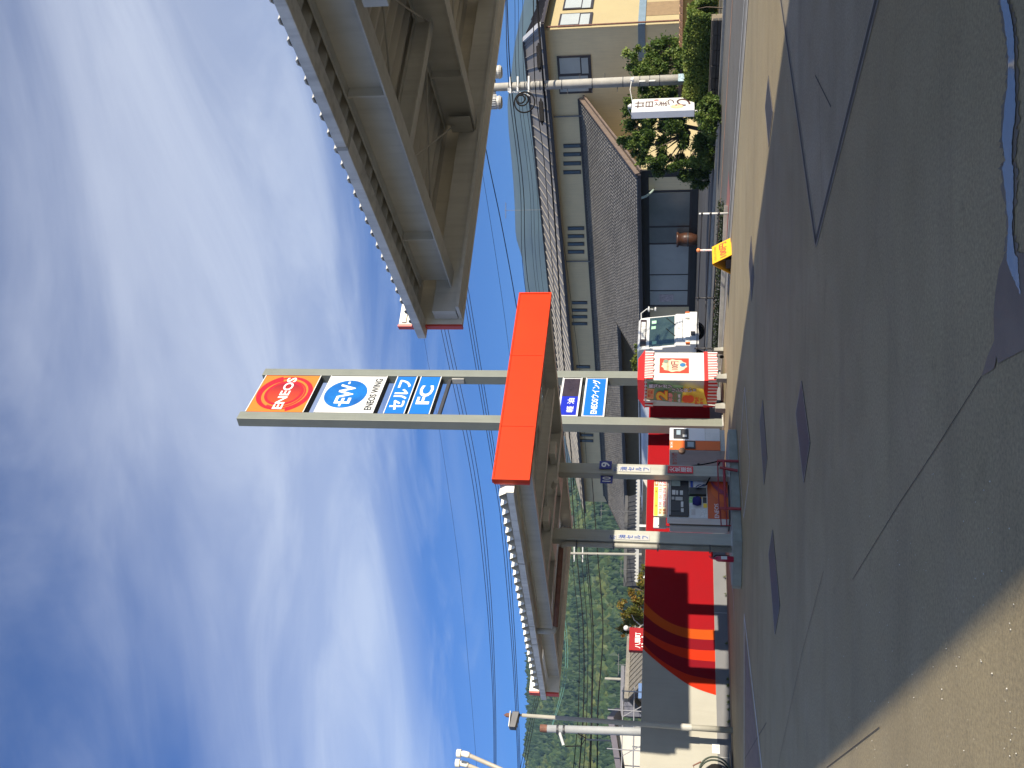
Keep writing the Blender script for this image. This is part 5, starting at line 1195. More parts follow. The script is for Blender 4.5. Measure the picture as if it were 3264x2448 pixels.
# ---------------------------------------------------------------- big utility pole on the right
up0 = Yd(2100, 256.5, 34.5); UPX = Vector((up0.x, up0.y, 0))
upo = thing('utility_pole', 'thick concrete utility pole with two transformers beside the hedge', 'utility pole', UPX, 90)
M_pole = mat('pole_concrete', (0.36, 0.345, 0.31), 0.85, var=0.15, scale=3, bump=0.3, bscale=50, streak=0.2)
UH = 11.6
zat = lambda x, y=270: Yd(x, y, 34.5).z
MB().tube([(0, 0, -.05), (0, 0, 4), (0, 0, 8), (0, 0, UH)], [0.19, 0.17, 0.145, 0.12], 20).obj('shaft', M_pole, upo, smooth=True)
for z in (0.9, 2.0, 2.35, 2.7, 3.3, 4.4, 5.5, 6.3): MB().lathe([(0.175, -0.012), (0.192 - z * 0.003, -0.012), (0.192 - z * 0.003, 0.012), (0.175, 0.012)], (0, 0, z), 18).obj('steel_band', M_dark, upo)
for k in range(11):
    z = 2.6 + k * 0.45; sx = 1 if k % 2 else -1
    MB().cyl((sx * 0.12, 0, z), (sx * 0.34, 0, z), 0.012, n=6).obj('step_bolt', M_dark, upo)
for z in (2.15, 2.5): MB().box(-0.08, -0.20, z, -0.03, -0.17, z + 0.22).obj('number_tag', M_w, upo)
MB().box(-0.12, -0.21, 0.95, 0.14, -0.155, 1.35).obj('pole_poster', mat('pole_poster_blue', (0.38, 0.50, 0.55), 0.6, var=0.5, scale=14), upo)
M_tr = mat('transformer_grey', (0.46, 0.44, 0.40), 0.45, var=0.1)
for y in (230, 327):
    p = loc_in(upo, Yd(1580, y, 34.5)); zb = zat(1601, y)
    tr = MB().lathe([(0.05, 0), (0.20, 0.02), (0.25, 0.10), (0.25, 0.12), (0.23, 0.14), (0.23, 0.85), (0.26, 0.87), (0.26, 0.92), (0.05, 0.97)], (p.x, 0, zb), 20).obj('transformer', M_tr, upo, smooth=False)
    for k in range(9):
        a = math.radians(200 + k * 17.5); MB().box(-0.012, 0, 0, 0.012, 0.06, 0.5, lambda x, y_, z: Vector((p.x + x * math.sin(a) + (0.23 + y_) * math.cos(a), -x * math.cos(a) + (0.23 + y_) * math.sin(a), zb + 0.2 + z))).obj('cooling_fin', M_lgrey, tr)
    MB().bar((p.x * 0.5, 0, zb + 0.3), (0, 0, zb + 0.3), 0.08, 0.1).obj('bracket', M_dark, tr)
for (x, y, r) in ((1672, 326, 33), (1665, 318, 19), (1660, 316, 13)):
    p = loc_in(upo, Yd(x, y, 34.2)); R_c = r * 34.2 / CF
    MB().tube([(p.x + R_c * math.cos(a), p.y, p.z + R_c * math.sin(a)) for a in [2 * math.pi * k / 36 for k in range(37)]], 0.028, 8, cap=False).obj('cable_coil', M_rubber, upo, smooth=True)
MB().tube([(0.1, -.1, zat(1622)), (-0.22, -.1, zat(1622)), (-0.28, -.1, zat(1668)), (-0.4, -.1, zat(1690, 300))], 0.03, 8).obj('coil_bracket', M_lgrey, upo)
for z in (zat(1632), zat(1655), zat(1690)): MB().box(-0.3, -0.2, z, 0.3, -0.14, z + 0.06).obj('cross_arm', M_lgrey, upo)

# ---------------------------------------------------------------- white upright restaurant sign
ws = Yd(2214, 350, 32.6); WSA = 38.0
sg = thing('restaurant_sign', 'white upright box sign with brush lettering in front of the garden trees', 'sign', (ws.x, ws.y, 0), WSA)
sw = (PL(2100, 310, ws, WSA) - PL(2100, 350, ws, WSA)).length; sd_ = (PL(2100, 372, ws, WSA - 90) - PL(2100, 350, ws, WSA - 90)).length
z0, z1 = ws.z, PL(2013, 352, ws, WSA).z
MB().box(0, 0, z0, sw, sd_, z1).obj('sign_box', mat('sign_box_white', (0.72, 0.74, 0.78), 0.4, var=0.03), sg, bevel=0.01)
pn = MB().box(0.02, -0.012, z0 + 0.02, sw - 0.02, -0.001, z1 - 0.02).obj('sign_face', M_w, sg)
M_brush = mat('brush_brown', (0.06, 0.022, 0.02), 0.6)
H_ = z1 - z0
for ch, t0, t1, u0, u1 in (('廿', .80, .95, .25, .80), ('日', .655, .78, .32, .75), ('と', .54, .64, .40, .72), ('ま', .43, .55, .35, .72), ('つ', .32, .43, .42, .85), ('り', .06, .30, .30, .88)):
    text('lettering', ch, sw * (u1 - u0), H_ * (t1 - t0), pn, (sw * (u0 + u1) / 2, -0.0125, z0 + H_ * (t0 + t1) / 2), M_brush, bold=0.015)
fm_ = mat('flower_peach', (0.80, 0.42, 0.25), 0.6, var=0.3, scale=18)
for k in range(9):
    a = 2 * math.pi * k / 9; disc('petal', sw * 0.28 + 0.10 * math.cos(a), z0 + H_ * .28 + 0.13 * math.sin(a), 0.075, 0.095, fm_, pn, -0.0135 - k * 0.0008, n=14)
for k in range(5):
    a = 2 * math.pi * k / 5; disc('red_petal', sw * 0.84 + 0.035 * math.cos(a), z0 + H_ * .61 + 0.05 * math.sin(a), 0.03, 0.045, mat('flower_red', (0.65, 0.08, 0.06), 0.6), pn, -0.0135 - k * 0.0008, n=12)
for x in (0.1, sw - 0.1): MB().box(x - 0.05, sd_ / 2 - 0.05, 0, x + 0.05, sd_ / 2 + 0.05, z0).obj('leg', M_lgrey, sg)
MB().box(-0.05, 0.0, 0, sw + 0.05, sd_, z0 * 0.35).obj('footing', M_conc, sg)
for x, y in ((sw + 0.55, -0.5), (-0.62, -0.45)):
    lampz = z1 + 0.04
    ar = MB().tube([(min(max(x, 0.02), sw - 0.02), sd_ / 2, z1 + 0.0), (min(max(x, 0.02), sw - 0.02) * .5 + x * .5, y * .5, lampz + 0.05), (x, y, lampz)], 0.014, 6).obj('lamp_arm', M_w, sg)
    MB().lathe([(0.03, 0.10), (0.06, 0.06), (0.09, 0.0), (0.085, -0.03), (0.02, -0.03)], (x, y, lampz - 0.05), 12).obj('lamp_head', M_w, ar, smooth=True)

# ---------------------------------------------------------------- vegetation
LM1 = leafmat('garden_leaf', (0.018, 0.04, 0.009), (0.085, 0.145, 0.026), (0.24, 0.29, 0.07))
LM2 = leafmat('hedge_leaf', (0.035, 0.065, 0.014), (0.13, 0.19, 0.035), (0.26, 0.30, 0.06))
LM3 = leafmat('pine_leaf', (0.05, 0.07, 0.015), (0.17, 0.18, 0.03), (0.36, 0.15, 0.04))
M_bark = mat('bark', (0.10, 0.075, 0.055), 0.9, var=0.3, scale=8, bump=0.5, bscale=20)
def tree(name, label, cat_, base, blobs, n, leaf, lm, seed, trunk_r=0.07, trunks=2, tint=(0.1, 0.95), group=None):
    t = thing(name, label, cat_, base, 90, group); rg = random.Random(seed)
    zmid = sum(b[2] for b in blobs) / len(blobs)
    mb = MB()
    for k in range(trunks):
        b = blobs[rg.randrange(len(blobs))]; x0 = rg.uniform(-.12, .12)
        mb.tube([(x0, 0, -.03), (lerp(x0, b[0], .35) + rg.uniform(-.08, .08), b[1] * .3, b[2] * .45), (lerp(x0, b[0], .8), b[1] * .8, b[2] * .85), (b[0], b[1], b[2] + b[5] * .4)], [trunk_r, trunk_r * .75, trunk_r * .45, trunk_r * .12], 8)
    for b in blobs:
        for _ in range(2):
            q = Vector((b[0] + rg.uniform(-.6, .6) * b[3], b[1] + rg.uniform(-.6, .6) * b[4], b[2] + rg.uniform(-.1, .6) * b[5]))
            mb.tube([(0, 0, zmid * .45), Vector((0, 0, zmid * .45)).lerp(q, .55) + Vector((0, 0, .05)), q], [trunk_r * .5, trunk_r * .3, trunk_r * .08], 6)
    mb.obj('trunk', M_bark, t, smooth=True)
    vol = [b[3] * b[4] * b[5] for b in blobs]; tot = sum(vol); mb = MB()
    for b, v in zip(blobs, vol):
        sd = Vector((rg.uniform(0, 50), rg.uniform(0, 50), rg.uniform(0, 50)))
        clumps = []
        for _ in range(max(10, int(90 * v / tot))):
            d = Vector((rg.gauss(0, 1), rg.gauss(0, 1), rg.gauss(0, 1))).normalized() * rg.uniform(0.45, 1.0) ** 0.5
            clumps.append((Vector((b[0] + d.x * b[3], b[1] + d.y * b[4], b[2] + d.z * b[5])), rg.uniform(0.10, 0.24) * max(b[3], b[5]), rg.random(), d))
        def pick():
            c, r, tt, d = clumps[rg.randrange(len(clumps))]
            q = Vector((rg.gauss(0, .6), rg.gauss(0, .6), rg.gauss(0, .6))) * r
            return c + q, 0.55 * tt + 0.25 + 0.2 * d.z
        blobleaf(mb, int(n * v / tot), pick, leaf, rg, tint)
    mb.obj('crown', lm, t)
    return t
p = Yd(2278, 185, 35.0); p.z = 0
tree('garden_tree', 'rounded sunlit garden shrub right of the utility pole', 'tree', p, [(-.1, 0, 1.55, .55, .5, .75), (.35, .1, 1.75, .5, .5, .8), (-.45, 0, 2.3, .55, .5, .75), (.15, .1, 2.75, .45, .45, .55), (.05, 0, 1.0, .6, .5, .5)], 15000, 0.06, LM1, 1)
p = Yd(2278, 420, 36.0); p.z = 0
tree('garden_tree', 'large dark spreading tree directly behind the white upright sign', 'tree', p, [(1.0, 0, 2.6, .75, .7, .75), (.3, .2, 2.9, .8, .8, .7), (-.4, .2, 2.4, .85, .8, .8), (-1.1, 0, 1.7, .8, .7, .75), (-.3, -.2, 1.6, .9, .8, .6), (.9, 0, 1.6, .7, .7, .7), (-1.3, 0, 1.1, .5, .5, .5)], 32000, 0.062, LM1, 2, 0.09, 3, (0.0, 0.75))
p = Yd(2278, 290, 38.0); p.z = 0
tree('garden_tree', 'leafy tree filling the gap between the utility pole and the white sign', 'tree', p, [(0, 0, 1.4, .8, .7, .8), (.2, .1, 2.4, .7, .6, .8), (-.3, 0, 2.0, .6, .6, .7)], 13000, 0.06, LM1, 3)
p = Yd(2230, 1165, 56.0); p.z = 0
tree('conifer_shrub', 'bright green sunlit shrub under the tiled eaves behind the booth', 'shrub', p, [(.8, 0, 3.0, .55, .5, .6), (.1, 0, 3.1, .7, .6, .8), (-.7, 0, 3.0, .7, .6, .7), (0, 0, 2.0, .9, .7, .9), (-1.2, 0, 2.4, .5, .5, .6)], 7000, 0.07, leafmat('bright_leaf', (0.03, 0.06, 0.01), (0.10, 0.15, 0.02), (0.22, 0.24, 0.04)), 4, 0.09)
for i, (y, D, w, h, lab) in enumerate(((480, 34.5, 1.0, .95, 'low round shrub at the left foot of the white upright sign'), (365, 31.6, 1.0, .72, 'low round shrub growing around the legs of the white upright sign'), (330, 34.6, .8, .9, 'low round shrub between the white sign and the utility pole'), (540, 37.5, .9, 1.2, 'dark shrub at the corner of the restaurant left of the white sign'))):
    p = Yd(2278, y, D); p.z = 0
    tree('garden_shrub', lab, 'shrub', p, [(0, 0, h * .55, w * .55, .5, h * .5), (w * .3, 0, h * .4, w * .4, .4, h * .4), (-w * .35, .1, h * .45, w * .4, .4, h * .4)], 7000, 0.05, LM1, 50 + i, .03, 2)
# hedge along the far side of the road, behind a dark stone edging
def along(y, x=2290): q = Z(x, y); return q.dot(RD)
sR, sL = along(-250), along(440)
hg = thing('clipped_hedge', 'long low hedge with loose bright tips across the road at the right edge', 'hedge', rp((sR + sL) / 2, 29.0), -39.5 + 180)
rg = random.Random(31); mb = MB(); HLn = abs(sL - sR)
def pk():
    u = rg.uniform(-.5, .5); x = u * HLn; hgt = 1.12 + 0.28 * noise.noise(Vector((x * .9, 3, 0))) - (0.35 * max(0, -u - .3) if True else 0)
    a = rg.uniform(0, math.pi); r = rg.uniform(.7, 1.02)
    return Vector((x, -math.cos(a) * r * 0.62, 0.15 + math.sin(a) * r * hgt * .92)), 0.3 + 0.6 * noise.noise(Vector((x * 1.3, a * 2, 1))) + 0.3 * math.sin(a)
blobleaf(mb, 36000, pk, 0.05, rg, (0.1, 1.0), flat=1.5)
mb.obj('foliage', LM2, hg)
mb = MB()
for k in range(14): x = (k / 13 - .5) * HLn * .95; mb.tube([(x, 0, -.03), (x + .05, .03, .5), (x, 0, .95)], [0.03, 0.02, 0.006], 6)
mb.obj('stem', M_bark, hg)
ed = thing('stone_edging', 'low dark stone retaining edge below the hedge across the road', 'wall', rp((sR + sL) / 2 - 1.0, 28.0), -39.5 + 180)
rg = random.Random(6); x = -HLn / 2
M_st = mat('dark_stone', (0.05, 0.045, 0.04), 0.9, var=0.35, scale=6, bump=0.5)
MB().box(-HLn / 2, 0.12, -.05, HLn / 2 - 1, 0.5, 0.36).obj('earth_fill', M_dirt, ed)
while x < HLn / 2 - 1.2:
    w = rg.uniform(0.35, 0.6)
    for z in (0.0, 0.17): MB().box(x, rg.uniform(-.03, .01), z, x + w - 0.015, 0.118, z + 0.155).obj('stone', M_st, ed, bevel=0.02)
    x += w
# yellow garden wall with tiled cap
gw0, gw1 = along(-300), along(235)
gy = 31.5
gwl = thing('garden_wall', 'yellow plastered garden wall with a brown tile cap behind the hedge', 'wall', rp(gw0, gy), -39.5)
GL = gw1 - gw0; gh = Yd(2176, 120, rp(gw0 + GL * .6, gy).y).z
MB().box(0, -0.1, 0, GL + 3, 0.1, gh).obj('wall_body', mat('yellow_plaster', (0.62, 0.40, 0.13), 0.9, var=0.08, scale=1.5), gwl)
k = 0; x = -0.05
tm = MB().hexa([Vector(q) for q in ((0, -0.2, 0), (0.26, -0.2, 0), (0.26, 0.2, 0), (0, 0.2, 0), (0.03, -0.03, 0.12), (0.23, -0.03, 0.12), (0.23, 0.03, 0.12), (0.03, 0.03, 0.12))]).mesh('cap_tile')
tm.materials.append(mat('cap_tile_brown', (0.40, 0.22, 0.12), 0.6, var=0.25))
while x < GL + 2.9:
    o = bpy.data.objects.new('cap_tile', tm); COL.objects.link(o); o.parent = gwl; o.location = (x, 0, gh + 0.001); x += 0.275

# ---------------------------------------------------------------- posts and lamps along the painted wall
lp = Z(2335, 2328); lpt = Yd(1664, 2280, lp.y)
lam = thing('lamp_post', 'slim pale lamp post with a box floodlight in front of the wall', 'lamp post', (lp.x, lp.y, 0), WAZ)
M_lp = mat('lamp_post_cream', (0.36, 0.345, 0.285), 0.45, var=0.08, streak=0.1)
hz_ = lpt.z; dx_ = loc_in(lam, Vector((lpt.x, lpt.y, 0)))
MB().tube([(0, 0, 0), (0, 0, 1.2), (dx_.x * .5, dx_.y * .5, hz_ * .6), (dx_.x, dx_.y, hz_)], [0.075, 0.07, 0.055, 0.045], 14).obj('shaft', M_lp, lam, smooth=True)
MB().cyl((0, 0, 0.95), (0, 0, 1.2), 0.082, n=14).obj('sleeve', M_cream if False else mat('sleeve_white', (0.42, 0.41, 0.36), 0.5), lam)
hd = MB().hexa([Vector((dx_.x + q[0], dx_.y + q[1], hz_ + q[2])) for q in ((-.34, -.12, .12), (0.05, -.12, .06), (0.05, .12, .06), (-.34, .12, .12), (-.34, -.12, .27), (0.05, -.12, .23), (0.05, .12, .23), (-.34, .12, .27))]).obj('floodlight', M_dark, lam, bevel=0.01)
MB().box(dx_.x - .33, dx_.y - .13, hz_ + .272, dx_.x + .05, dx_.y + .13, hz_ + .29).obj('hood', M_w, hd)
MB().cyl((dx_.x, dx_.y, hz_), (dx_.x, dx_.y, hz_ + .1), 0.03, n=8).obj('swivel', M_dark, lam)
MB().lathe([(0.01, 0), (0.06, 0.02), (0.05, 0.1), (0.005, 0.16)], (dx_.x - .02, dx_.y, hz_ + .29), 8).obj('sensor', M_rust, lam)
rp0 = Yd(2045, 2324, 30.0); rt_ = Yd(1722, 2321, 30.0)
rpo = thing('line_pole', 'grey steel pole with a rusty cap behind the wall next to the lamp post', 'pole', (rp0.x, rp0.y, 0), 90)
MB().tube([(0, 0, -.05), (rt_.x - rp0.x, 0, rt_.z - .22)], [0.14, 0.115], 16).obj('shaft', mat('pole_grey', (0.30, 0.31, 0.31), 0.6, var=0.1, streak=0.15), rpo, smooth=True)
MB().cyl((rt_.x - rp0.x, 0, rt_.z - .219), (rt_.x - rp0.x, 0, rt_.z), 0.12, n=16).obj('cap', M_rust, rpo)
for dz in (0.55, 0.75): MB().lathe([(0.12, -.03), (0.15, -.03), (0.15, .03), (0.12, .03)], (rt_.x - rp0.x, 0, rt_.z - dz), 14).obj('clamp', M_dark, rpo)
MB().bar((rt_.x - rp0.x, -.05, rt_.z - .6), (rt_.x - rp0.x - .45, -.05, rt_.z - .75), 0.08, 0.08).obj('arm', M_lgrey, rpo)
MB().tube([(rt_.x - .5 - rp0.x, -.05, rt_.z - .8), (rt_.x - .45 - rp0.x, -.05, rt_.z - 1.3), (rt_.x - .2 - rp0.x, -.05, rt_.z - 1.45), (rt_.x - .05 - rp0.x, -.1, rt_.z - 1.2)], 0.02, 6).obj('cable_loop', M_rubber, rpo)
# two leaning vent pipes at the left edge
for k, (x, y, lab) in enumerate(((1462, 2401, 'capped cream vent pipe leaning at the left edge, the upper right one'), (1458, 2432, 'capped cream vent pipe leaning at the left edge, the outer one'))):
    a = Yd(x + 22, y + 2, 22.0 + k * .2); b = Yd(x + 160, y + 62, 22.0 + k * .2); c = Vector((b.x - .25, b.y, 0))
    v = thing('vent_pipe', lab, 'pipe', c, 90); f_ = lambda q: loc_in(v, q)
    MB().tube([(0, 0, 0), f_(b) - Vector((0, 0, .4)), f_(b), f_(a)], 0.05, 12).obj('pipe', mat('vent_tan', (0.36, 0.32, 0.25), 0.5, var=0.1), v, smooth=True)
    d_ = (a - b).normalized(); q = f_(a)
    MB().tube([q - d_ * .1, q - d_ * .06, q + Vector((0, 0, .05)), q + Vector((-.0, 0, .10))], [0.062, 0.07, 0.07, 0.06], 12).obj('elbow', M_cream, v, smooth=True)
    MB().lathe([(0.06, 0.10), (0.095, 0.11), (0.095, 0.21), (0.05, 0.22)], q, 14).obj('cap', M_cream, v)
# hose cart at the left edge
hc = Z(2336, 2462)
ht = thing('hose_cart', 'dark hoop-shaped hose cart with a rusty handle at the left end of the wall', 'cart', hc + azv(WAZ + 90) * 0.1, WAZ)
for y in (-0.12, 0.12): MB().tube([(0.36 * math.cos(a) - .1, y, 0.42 + 0.36 * math.sin(a)) for a in [2 * math.pi * k / 30 for k in range(31)]], 0.022, 8, cap=False).obj('hoop', mat('cart_green', (0.03, 0.045, 0.03), 0.5), ht, smooth=True)
MB().cyl((-.1, -.14, 0.42), (-.1, .14, 0.42), 0.2, n=16).obj('hose_drum', M_rubber, ht)
MB().tube([(-0.1, -.13, 0.42), (-0.1, -.13, 0.88), (0.02, -.13, 0.92), (0.12, -.13, 0.74)], 0.018, 6).obj('handle', M_rust, ht)
MB().bar((-0.3, 0, 0.03), (0.42, 0, 0.05), 0.3, 0.03).obj('base', M_dark, ht)

# ---------------------------------------------------------------- buildings behind the wall on the left
M_ht = mat('house_tile', (0.17, 0.155, 0.13), 0.7, var=0.2, scale=5); M_hw = mat('house_wall', (0.50, 0.47, 0.44), 0.9, var=0.1)
def house(name, label, D, y_a, y_b, x_r, x_e, W_, wm, rm, az=60.0):
    A, B = Yd(x_r, y_a, D), Yd(x_r, y_b, D); t = thing(name, label, 'house', (A.x, A.y, 0), az)
    L = abs((Vector((B.x, B.y, 0)) - Vector((A.x, A.y, 0))).length) / max(.3, math.sin(math.radians(az + 10))); zr_, ze_ = A.z, Yd(x_e, y_a, D).z - 1.2
    MB().prism([(0, -W_ / 2, 0), (0, W_ / 2, 0), (0, W_ / 2, ze_), (0, 0, zr_ - .12), (0, -W_ / 2, ze_)], (L, 0, 0)).obj('wall', wm, t)
    for s_ in (-1, 1):
        o = MB().prism([(-.4, 0, zr_), (L + .4, 0, zr_), (L + .4, s_ * (W_ / 2 + .5), ze_ - .12), (-.4, s_ * (W_ / 2 + .5), ze_ - .12)], (0, 0, 0.1)).obj('roof', rm, t)
        for k in range(int((L + .8) / .32)):
            x = -.38 + k * .32; MB().bar((x, 0, zr_ + .12), (x, s_ * (W_ / 2 + .5), ze_), 0.10, 0.06).obj('tile_row', rm, o)
    MB().bar((-.45, 0, zr_ + .18), (L + .45, 0, zr_ + .18), 0.3, 0.22).obj('ridge', rm, t)
    for s_ in (-1, 1): MB().bar((-.46, 0, zr_ - .08), (-.46, s_ * (W_ / 2 + .5), ze_ - .2), 0.06, 0.2).obj('barge_board', M_brn, t)
    return t
house('tiled_house', 'grey tiled house with a white gable just above the pale wall', 52.0, 2208, 2040, 2008, 2040, 6.0, M_hw, M_ht, 40)
house('dark_house', 'dark roofed house far behind, right of the small white pole', 70.0, 1850, 1600, 2000, 2030, 6.0, M_grey, mat('dark_tile', (0.05, 0.05, 0.052), 0.6, var=0.2), 75)
house('roof_behind', 'bluish grey roof low behind the tiled gable house', 66.0, 2262, 2150, 1990, 2035, 5.0, M_grey, mat('blue_grey_tile', (0.13, 0.13, 0.15), 0.6, var=0.2), 70)
# white house with scaffolding
wb = Yd(2044, 2330, 40.0)
wh = thing('scaffolded_house', 'white walled house under scaffolding at the left edge', 'house', (wb.x, wb.y, 0), 75)
zt0 = Yd(1960, 2335, 40.0).z; zt1 = Yd(1992, 2448, 40.0).z; wLn = 7.0
q1 = loc_in(wh, Yd(1992, 2448, 40.0)).x
MB().prism([(0, 0, 0), (-6, 0, 0), (-6, 0, zt1 - .9), (q1, 0, zt1), (0, 0, zt0)], (0, 5, 0)).obj('wall', mat('white_render', (0.50, 0.49, 0.45), 0.9, var=0.04), wh)
MB().prism([(0.5, -.5, zt0 + .05), (q1, -.5, zt1 + .1), (-6.2, -.5, zt1 - .8), (-6.2, -.5, zt1 - .6), (q1, -.5, zt1 + .32), (0.5, -.5, zt0 + .3)], (0, 6, 0)).obj('roof', mat('plum_roof', (0.115, 0.105, 0.13), 0.6, var=0.1), wh)
MB().box(-2.2, -0.02, zt0 - 2.0, -1.0, -0.003, zt0 - 1.6).obj('window', M_k, wh)
MB().box(0.2, -0.3, 0, 1.6, 3, zt0 - 1.55).obj('annexe', mat('white_render', (0.8, 0.79, 0.74)), wh)
MB().box(1.3, -0.4, zt0 - 1.5, 1.9, -.35, zt0 - .95).obj('blue_sheet', mat('tarpaulin_blue', (0.10, 0.18, 0.36), 0.6), wh)
sf = thing('scaffolding', 'thin steel scaffolding standing against the white house', 'scaffolding', (wb.x, wb.y - 1.2, 0), 75)
for k in range(8): MB().cyl((1.9 - k * .75, 0, 0), (1.9 - k * .75, 0, zt0 + (.25 if k % 2 else -.3)), 0.022, n=6).obj('upright', mat('scaffold_steel', (0.28, 0.28, 0.30), 0.5, metal=0.3), sf)
for z in (1.9, 2.4, 2.85, 3.3): MB().cyl((2.1, 0, z), (-3.6, 0, z), 0.02, n=6).obj('ledger', mat('scaffold_steel', (0.28, 0.28, 0.30), 0.5, metal=0.3), sf)
for k in range(4): MB().cyl((1.9 - k * 1.5, 0.02, 1.6), (0.9 - k * 1.5, 0.02, 3.3), 0.018, n=6).obj('diagonal_brace', mat('scaffold_steel', (0.28, 0.28, 0.30), 0.5, metal=0.3), sf)
# red shop sign above the wall, with ball lamp
ra = Yd(2060, 2075, 33.0); RA = 55.0
rs = thing('red_shop_sign', 'red box sign with white characters rising behind the painted wall', 'sign', (ra.x, ra.y, 0), RA)
zc0, zc1 = 1.2, PL(2004, 2075, ra, RA).z; rw_ = (PL(2030, 2002, ra, RA) - PL(2030, 2075, ra, RA)).length
MB().box(0, 0, zc0, rw_, 0.25, zc1).obj('sign_box', mat('sign_box_red', (0.26, 0.004, 0.008), 0.6, var=0.05, spec=0.15), rs, bevel=0.01)
text('lettering', '八頭町', rw_ * 0.68, 0.19, rs, (rw_ * .44, -0.001, zc1 - 0.30), M_wt, bold=0.012)
text('lettering', '信吉', rw_ * 0.66, 0.36, rs, (rw_ * .42, -0.001, zc1 - 0.60), M_wt, bold=0.02)
for x in (0.2, rw_ - .2): MB().box(x - .05, .08, 0, x + .05, .18, zc0).obj('leg', M_dark, rs)
MB().lathe([(0.02, -.09), (.07, -.07), (.1, 0), (.07, .07), (.02, .09)], (rw_ * 1.0, 0.1, zc1 + .12), 12).obj('ball_lamp', M_w, rs, smooth=True)
# pine with rusty needles
p = Yd(2060, 1925, 36.0); p.z = 0
pt_ = tree('garden_pine', 'loose yellow-green and rusty garden pine showing above the red wall', 'tree', p, [(-.75, 0, 2.75, .55, .5, .42), (-.2, .1, 2.95, .5, .5, .4), (.35, 0, 2.6, .5, .5, .35), (-.4, 0, 2.3, .7, .5, .3), (.9, .1, 2.35, .5, .4, .25), (-1.0, 0, 3.1, .35, .35, .25)], 10000, 0.05, LM3, 9, 0.08, 3, (0.15, 0.85))
MB().tube([(-.55, -.45, 2.2), (-.7, -.5, 2.5), (-1.0, -.5, 2.75), (-1.15, -.5, 2.95)], [.035, .03, .02, .01], 6).obj('bare_branch', mat('pale_bark', (0.55, 0.50, 0.42), 0.9), pt_)
MB().tube([(-.7, -.5, 2.5), (-.5, -.5, 2.75), (-.3, -.5, 2.85)], [.025, .02, .008], 6).obj('bare_branch', mat('pale_bark', (0.55, 0.50, 0.42), 0.9), pt_)
p = Yd(2060, 1660, 48.0); p.z = 0
tree('garden_shrub', 'small dark green shrub behind the red wall between pump and column', 'shrub', p, [(-.3, 0, 2.2, .6, .5, .4), (.4, 0, 2.1, .6, .5, .4)], 2000, 0.06, LM1, 14)
# white carport with serrated edge
ca_ = Yd(2031, 1856, 42.0)
cp = thing('carport', 'white carport with a serrated roof edge behind the red wall', 'carport', (ca_.x, ca_.y, 0), 78)
zc_ = ca_.z; Lc = 5.0
MB().box(0, 0, zc_ - .05, Lc, .1, zc_ + .06).obj('edge_beam', mat('carport_white', (0.34, 0.34, 0.33), 0.5), cp)
for k in range(34): MB().prism([(k * .15, 0, zc_ + .061), (k * .15 + .13, 0, zc_ + .061), (k * .15 + .065, 0, zc_ + .13)], (0, 3, 0)).obj('roof_rib', mat('carport_white', (0.34, 0.34, 0.33), 0.5), cp)
for x in (.2, 2.4, 4.8): MB().box(x, 0.01, 0, x + .1, .09, zc_ - .05).obj('post', M_lgrey, cp)
MB().box(0.1, 2.8, 0, Lc, 3.0, zc_ - .1).obj('back_wall', M_grey, cp)
# far poles and aerials
def far_pole(label, x0, x1, y, D, r, m, arms=0):
    a, b = Yd(x0, y, D), Yd(x1, y, D); t = thing('far_pole', label, 'pole', (b.x, b.y, 0), 90)
    MB().cyl((0, 0, 0), (a.x - b.x, 0, a.z), r, r * .8, 10).obj('shaft', m, t)
    for k in range(arms): MB().bar((-.7, 0, a.z - .25 - k * .55), (.7, 0, a.z - .25 - k * .55), .07, .07).obj('cross_arm', M_lgrey, t)
    return t, a
M_pp = mat('pale_pole', (0.27, 0.26, 0.225), 0.7, var=0.1)
far_pole('small pale pole carrying wires right of the rain pipe', 1818, 2045, 1764, 62.0, 0.10, M_pp, 2)
far_pole('short pale pole top above the tiled house roof', 1928, 2012, 2163, 75.0, 0.13, M_pp, 0)
far_pole('thin white mast on the scaffolded house', 1867, 1955, 2357, 45.0, 0.05, M_pp, 0)
M_al = mat('aerial_metal', (0.20, 0.20, 0.20), 0.5, metal=0.3)
def aerial(label, x0, x1, y, D):
    a, b = Yd(x0, y, D), Yd(x1, y, D); t = thing('tv_aerial', label, 'aerial', (b.x, b.y, 0), 90); z = a.z
    MB().cyl((0, 0, 0), (0, 0, z), 0.014, n=6).obj('mast', M_al, t)
    MB().bar((-.6, 0, z - .1), (.6, 0, z - .1), .03, .03).obj('boom', M_al, t)
    for k in range(7): MB().bar((-.55 + k * .18, -.35, z - .1), (-.55 + k * .18, .35, z - .1), .015, .015).obj('element', M_al, t)
aerial('thin television aerial on the tiled house beside the red shop sign', 1966, 2012, 2120, 56.0)
aerial('television aerial rising over the ridge of the tan restaurant', 1608, 1712, 669, 72.0)
aerial('small television aerial above the hidden roof left of the pump', 1912, 2000, 1630, 70.0)
aerial('spindly aerial against the wood right of the carport', 1975, 2010, 1815, 66.0)

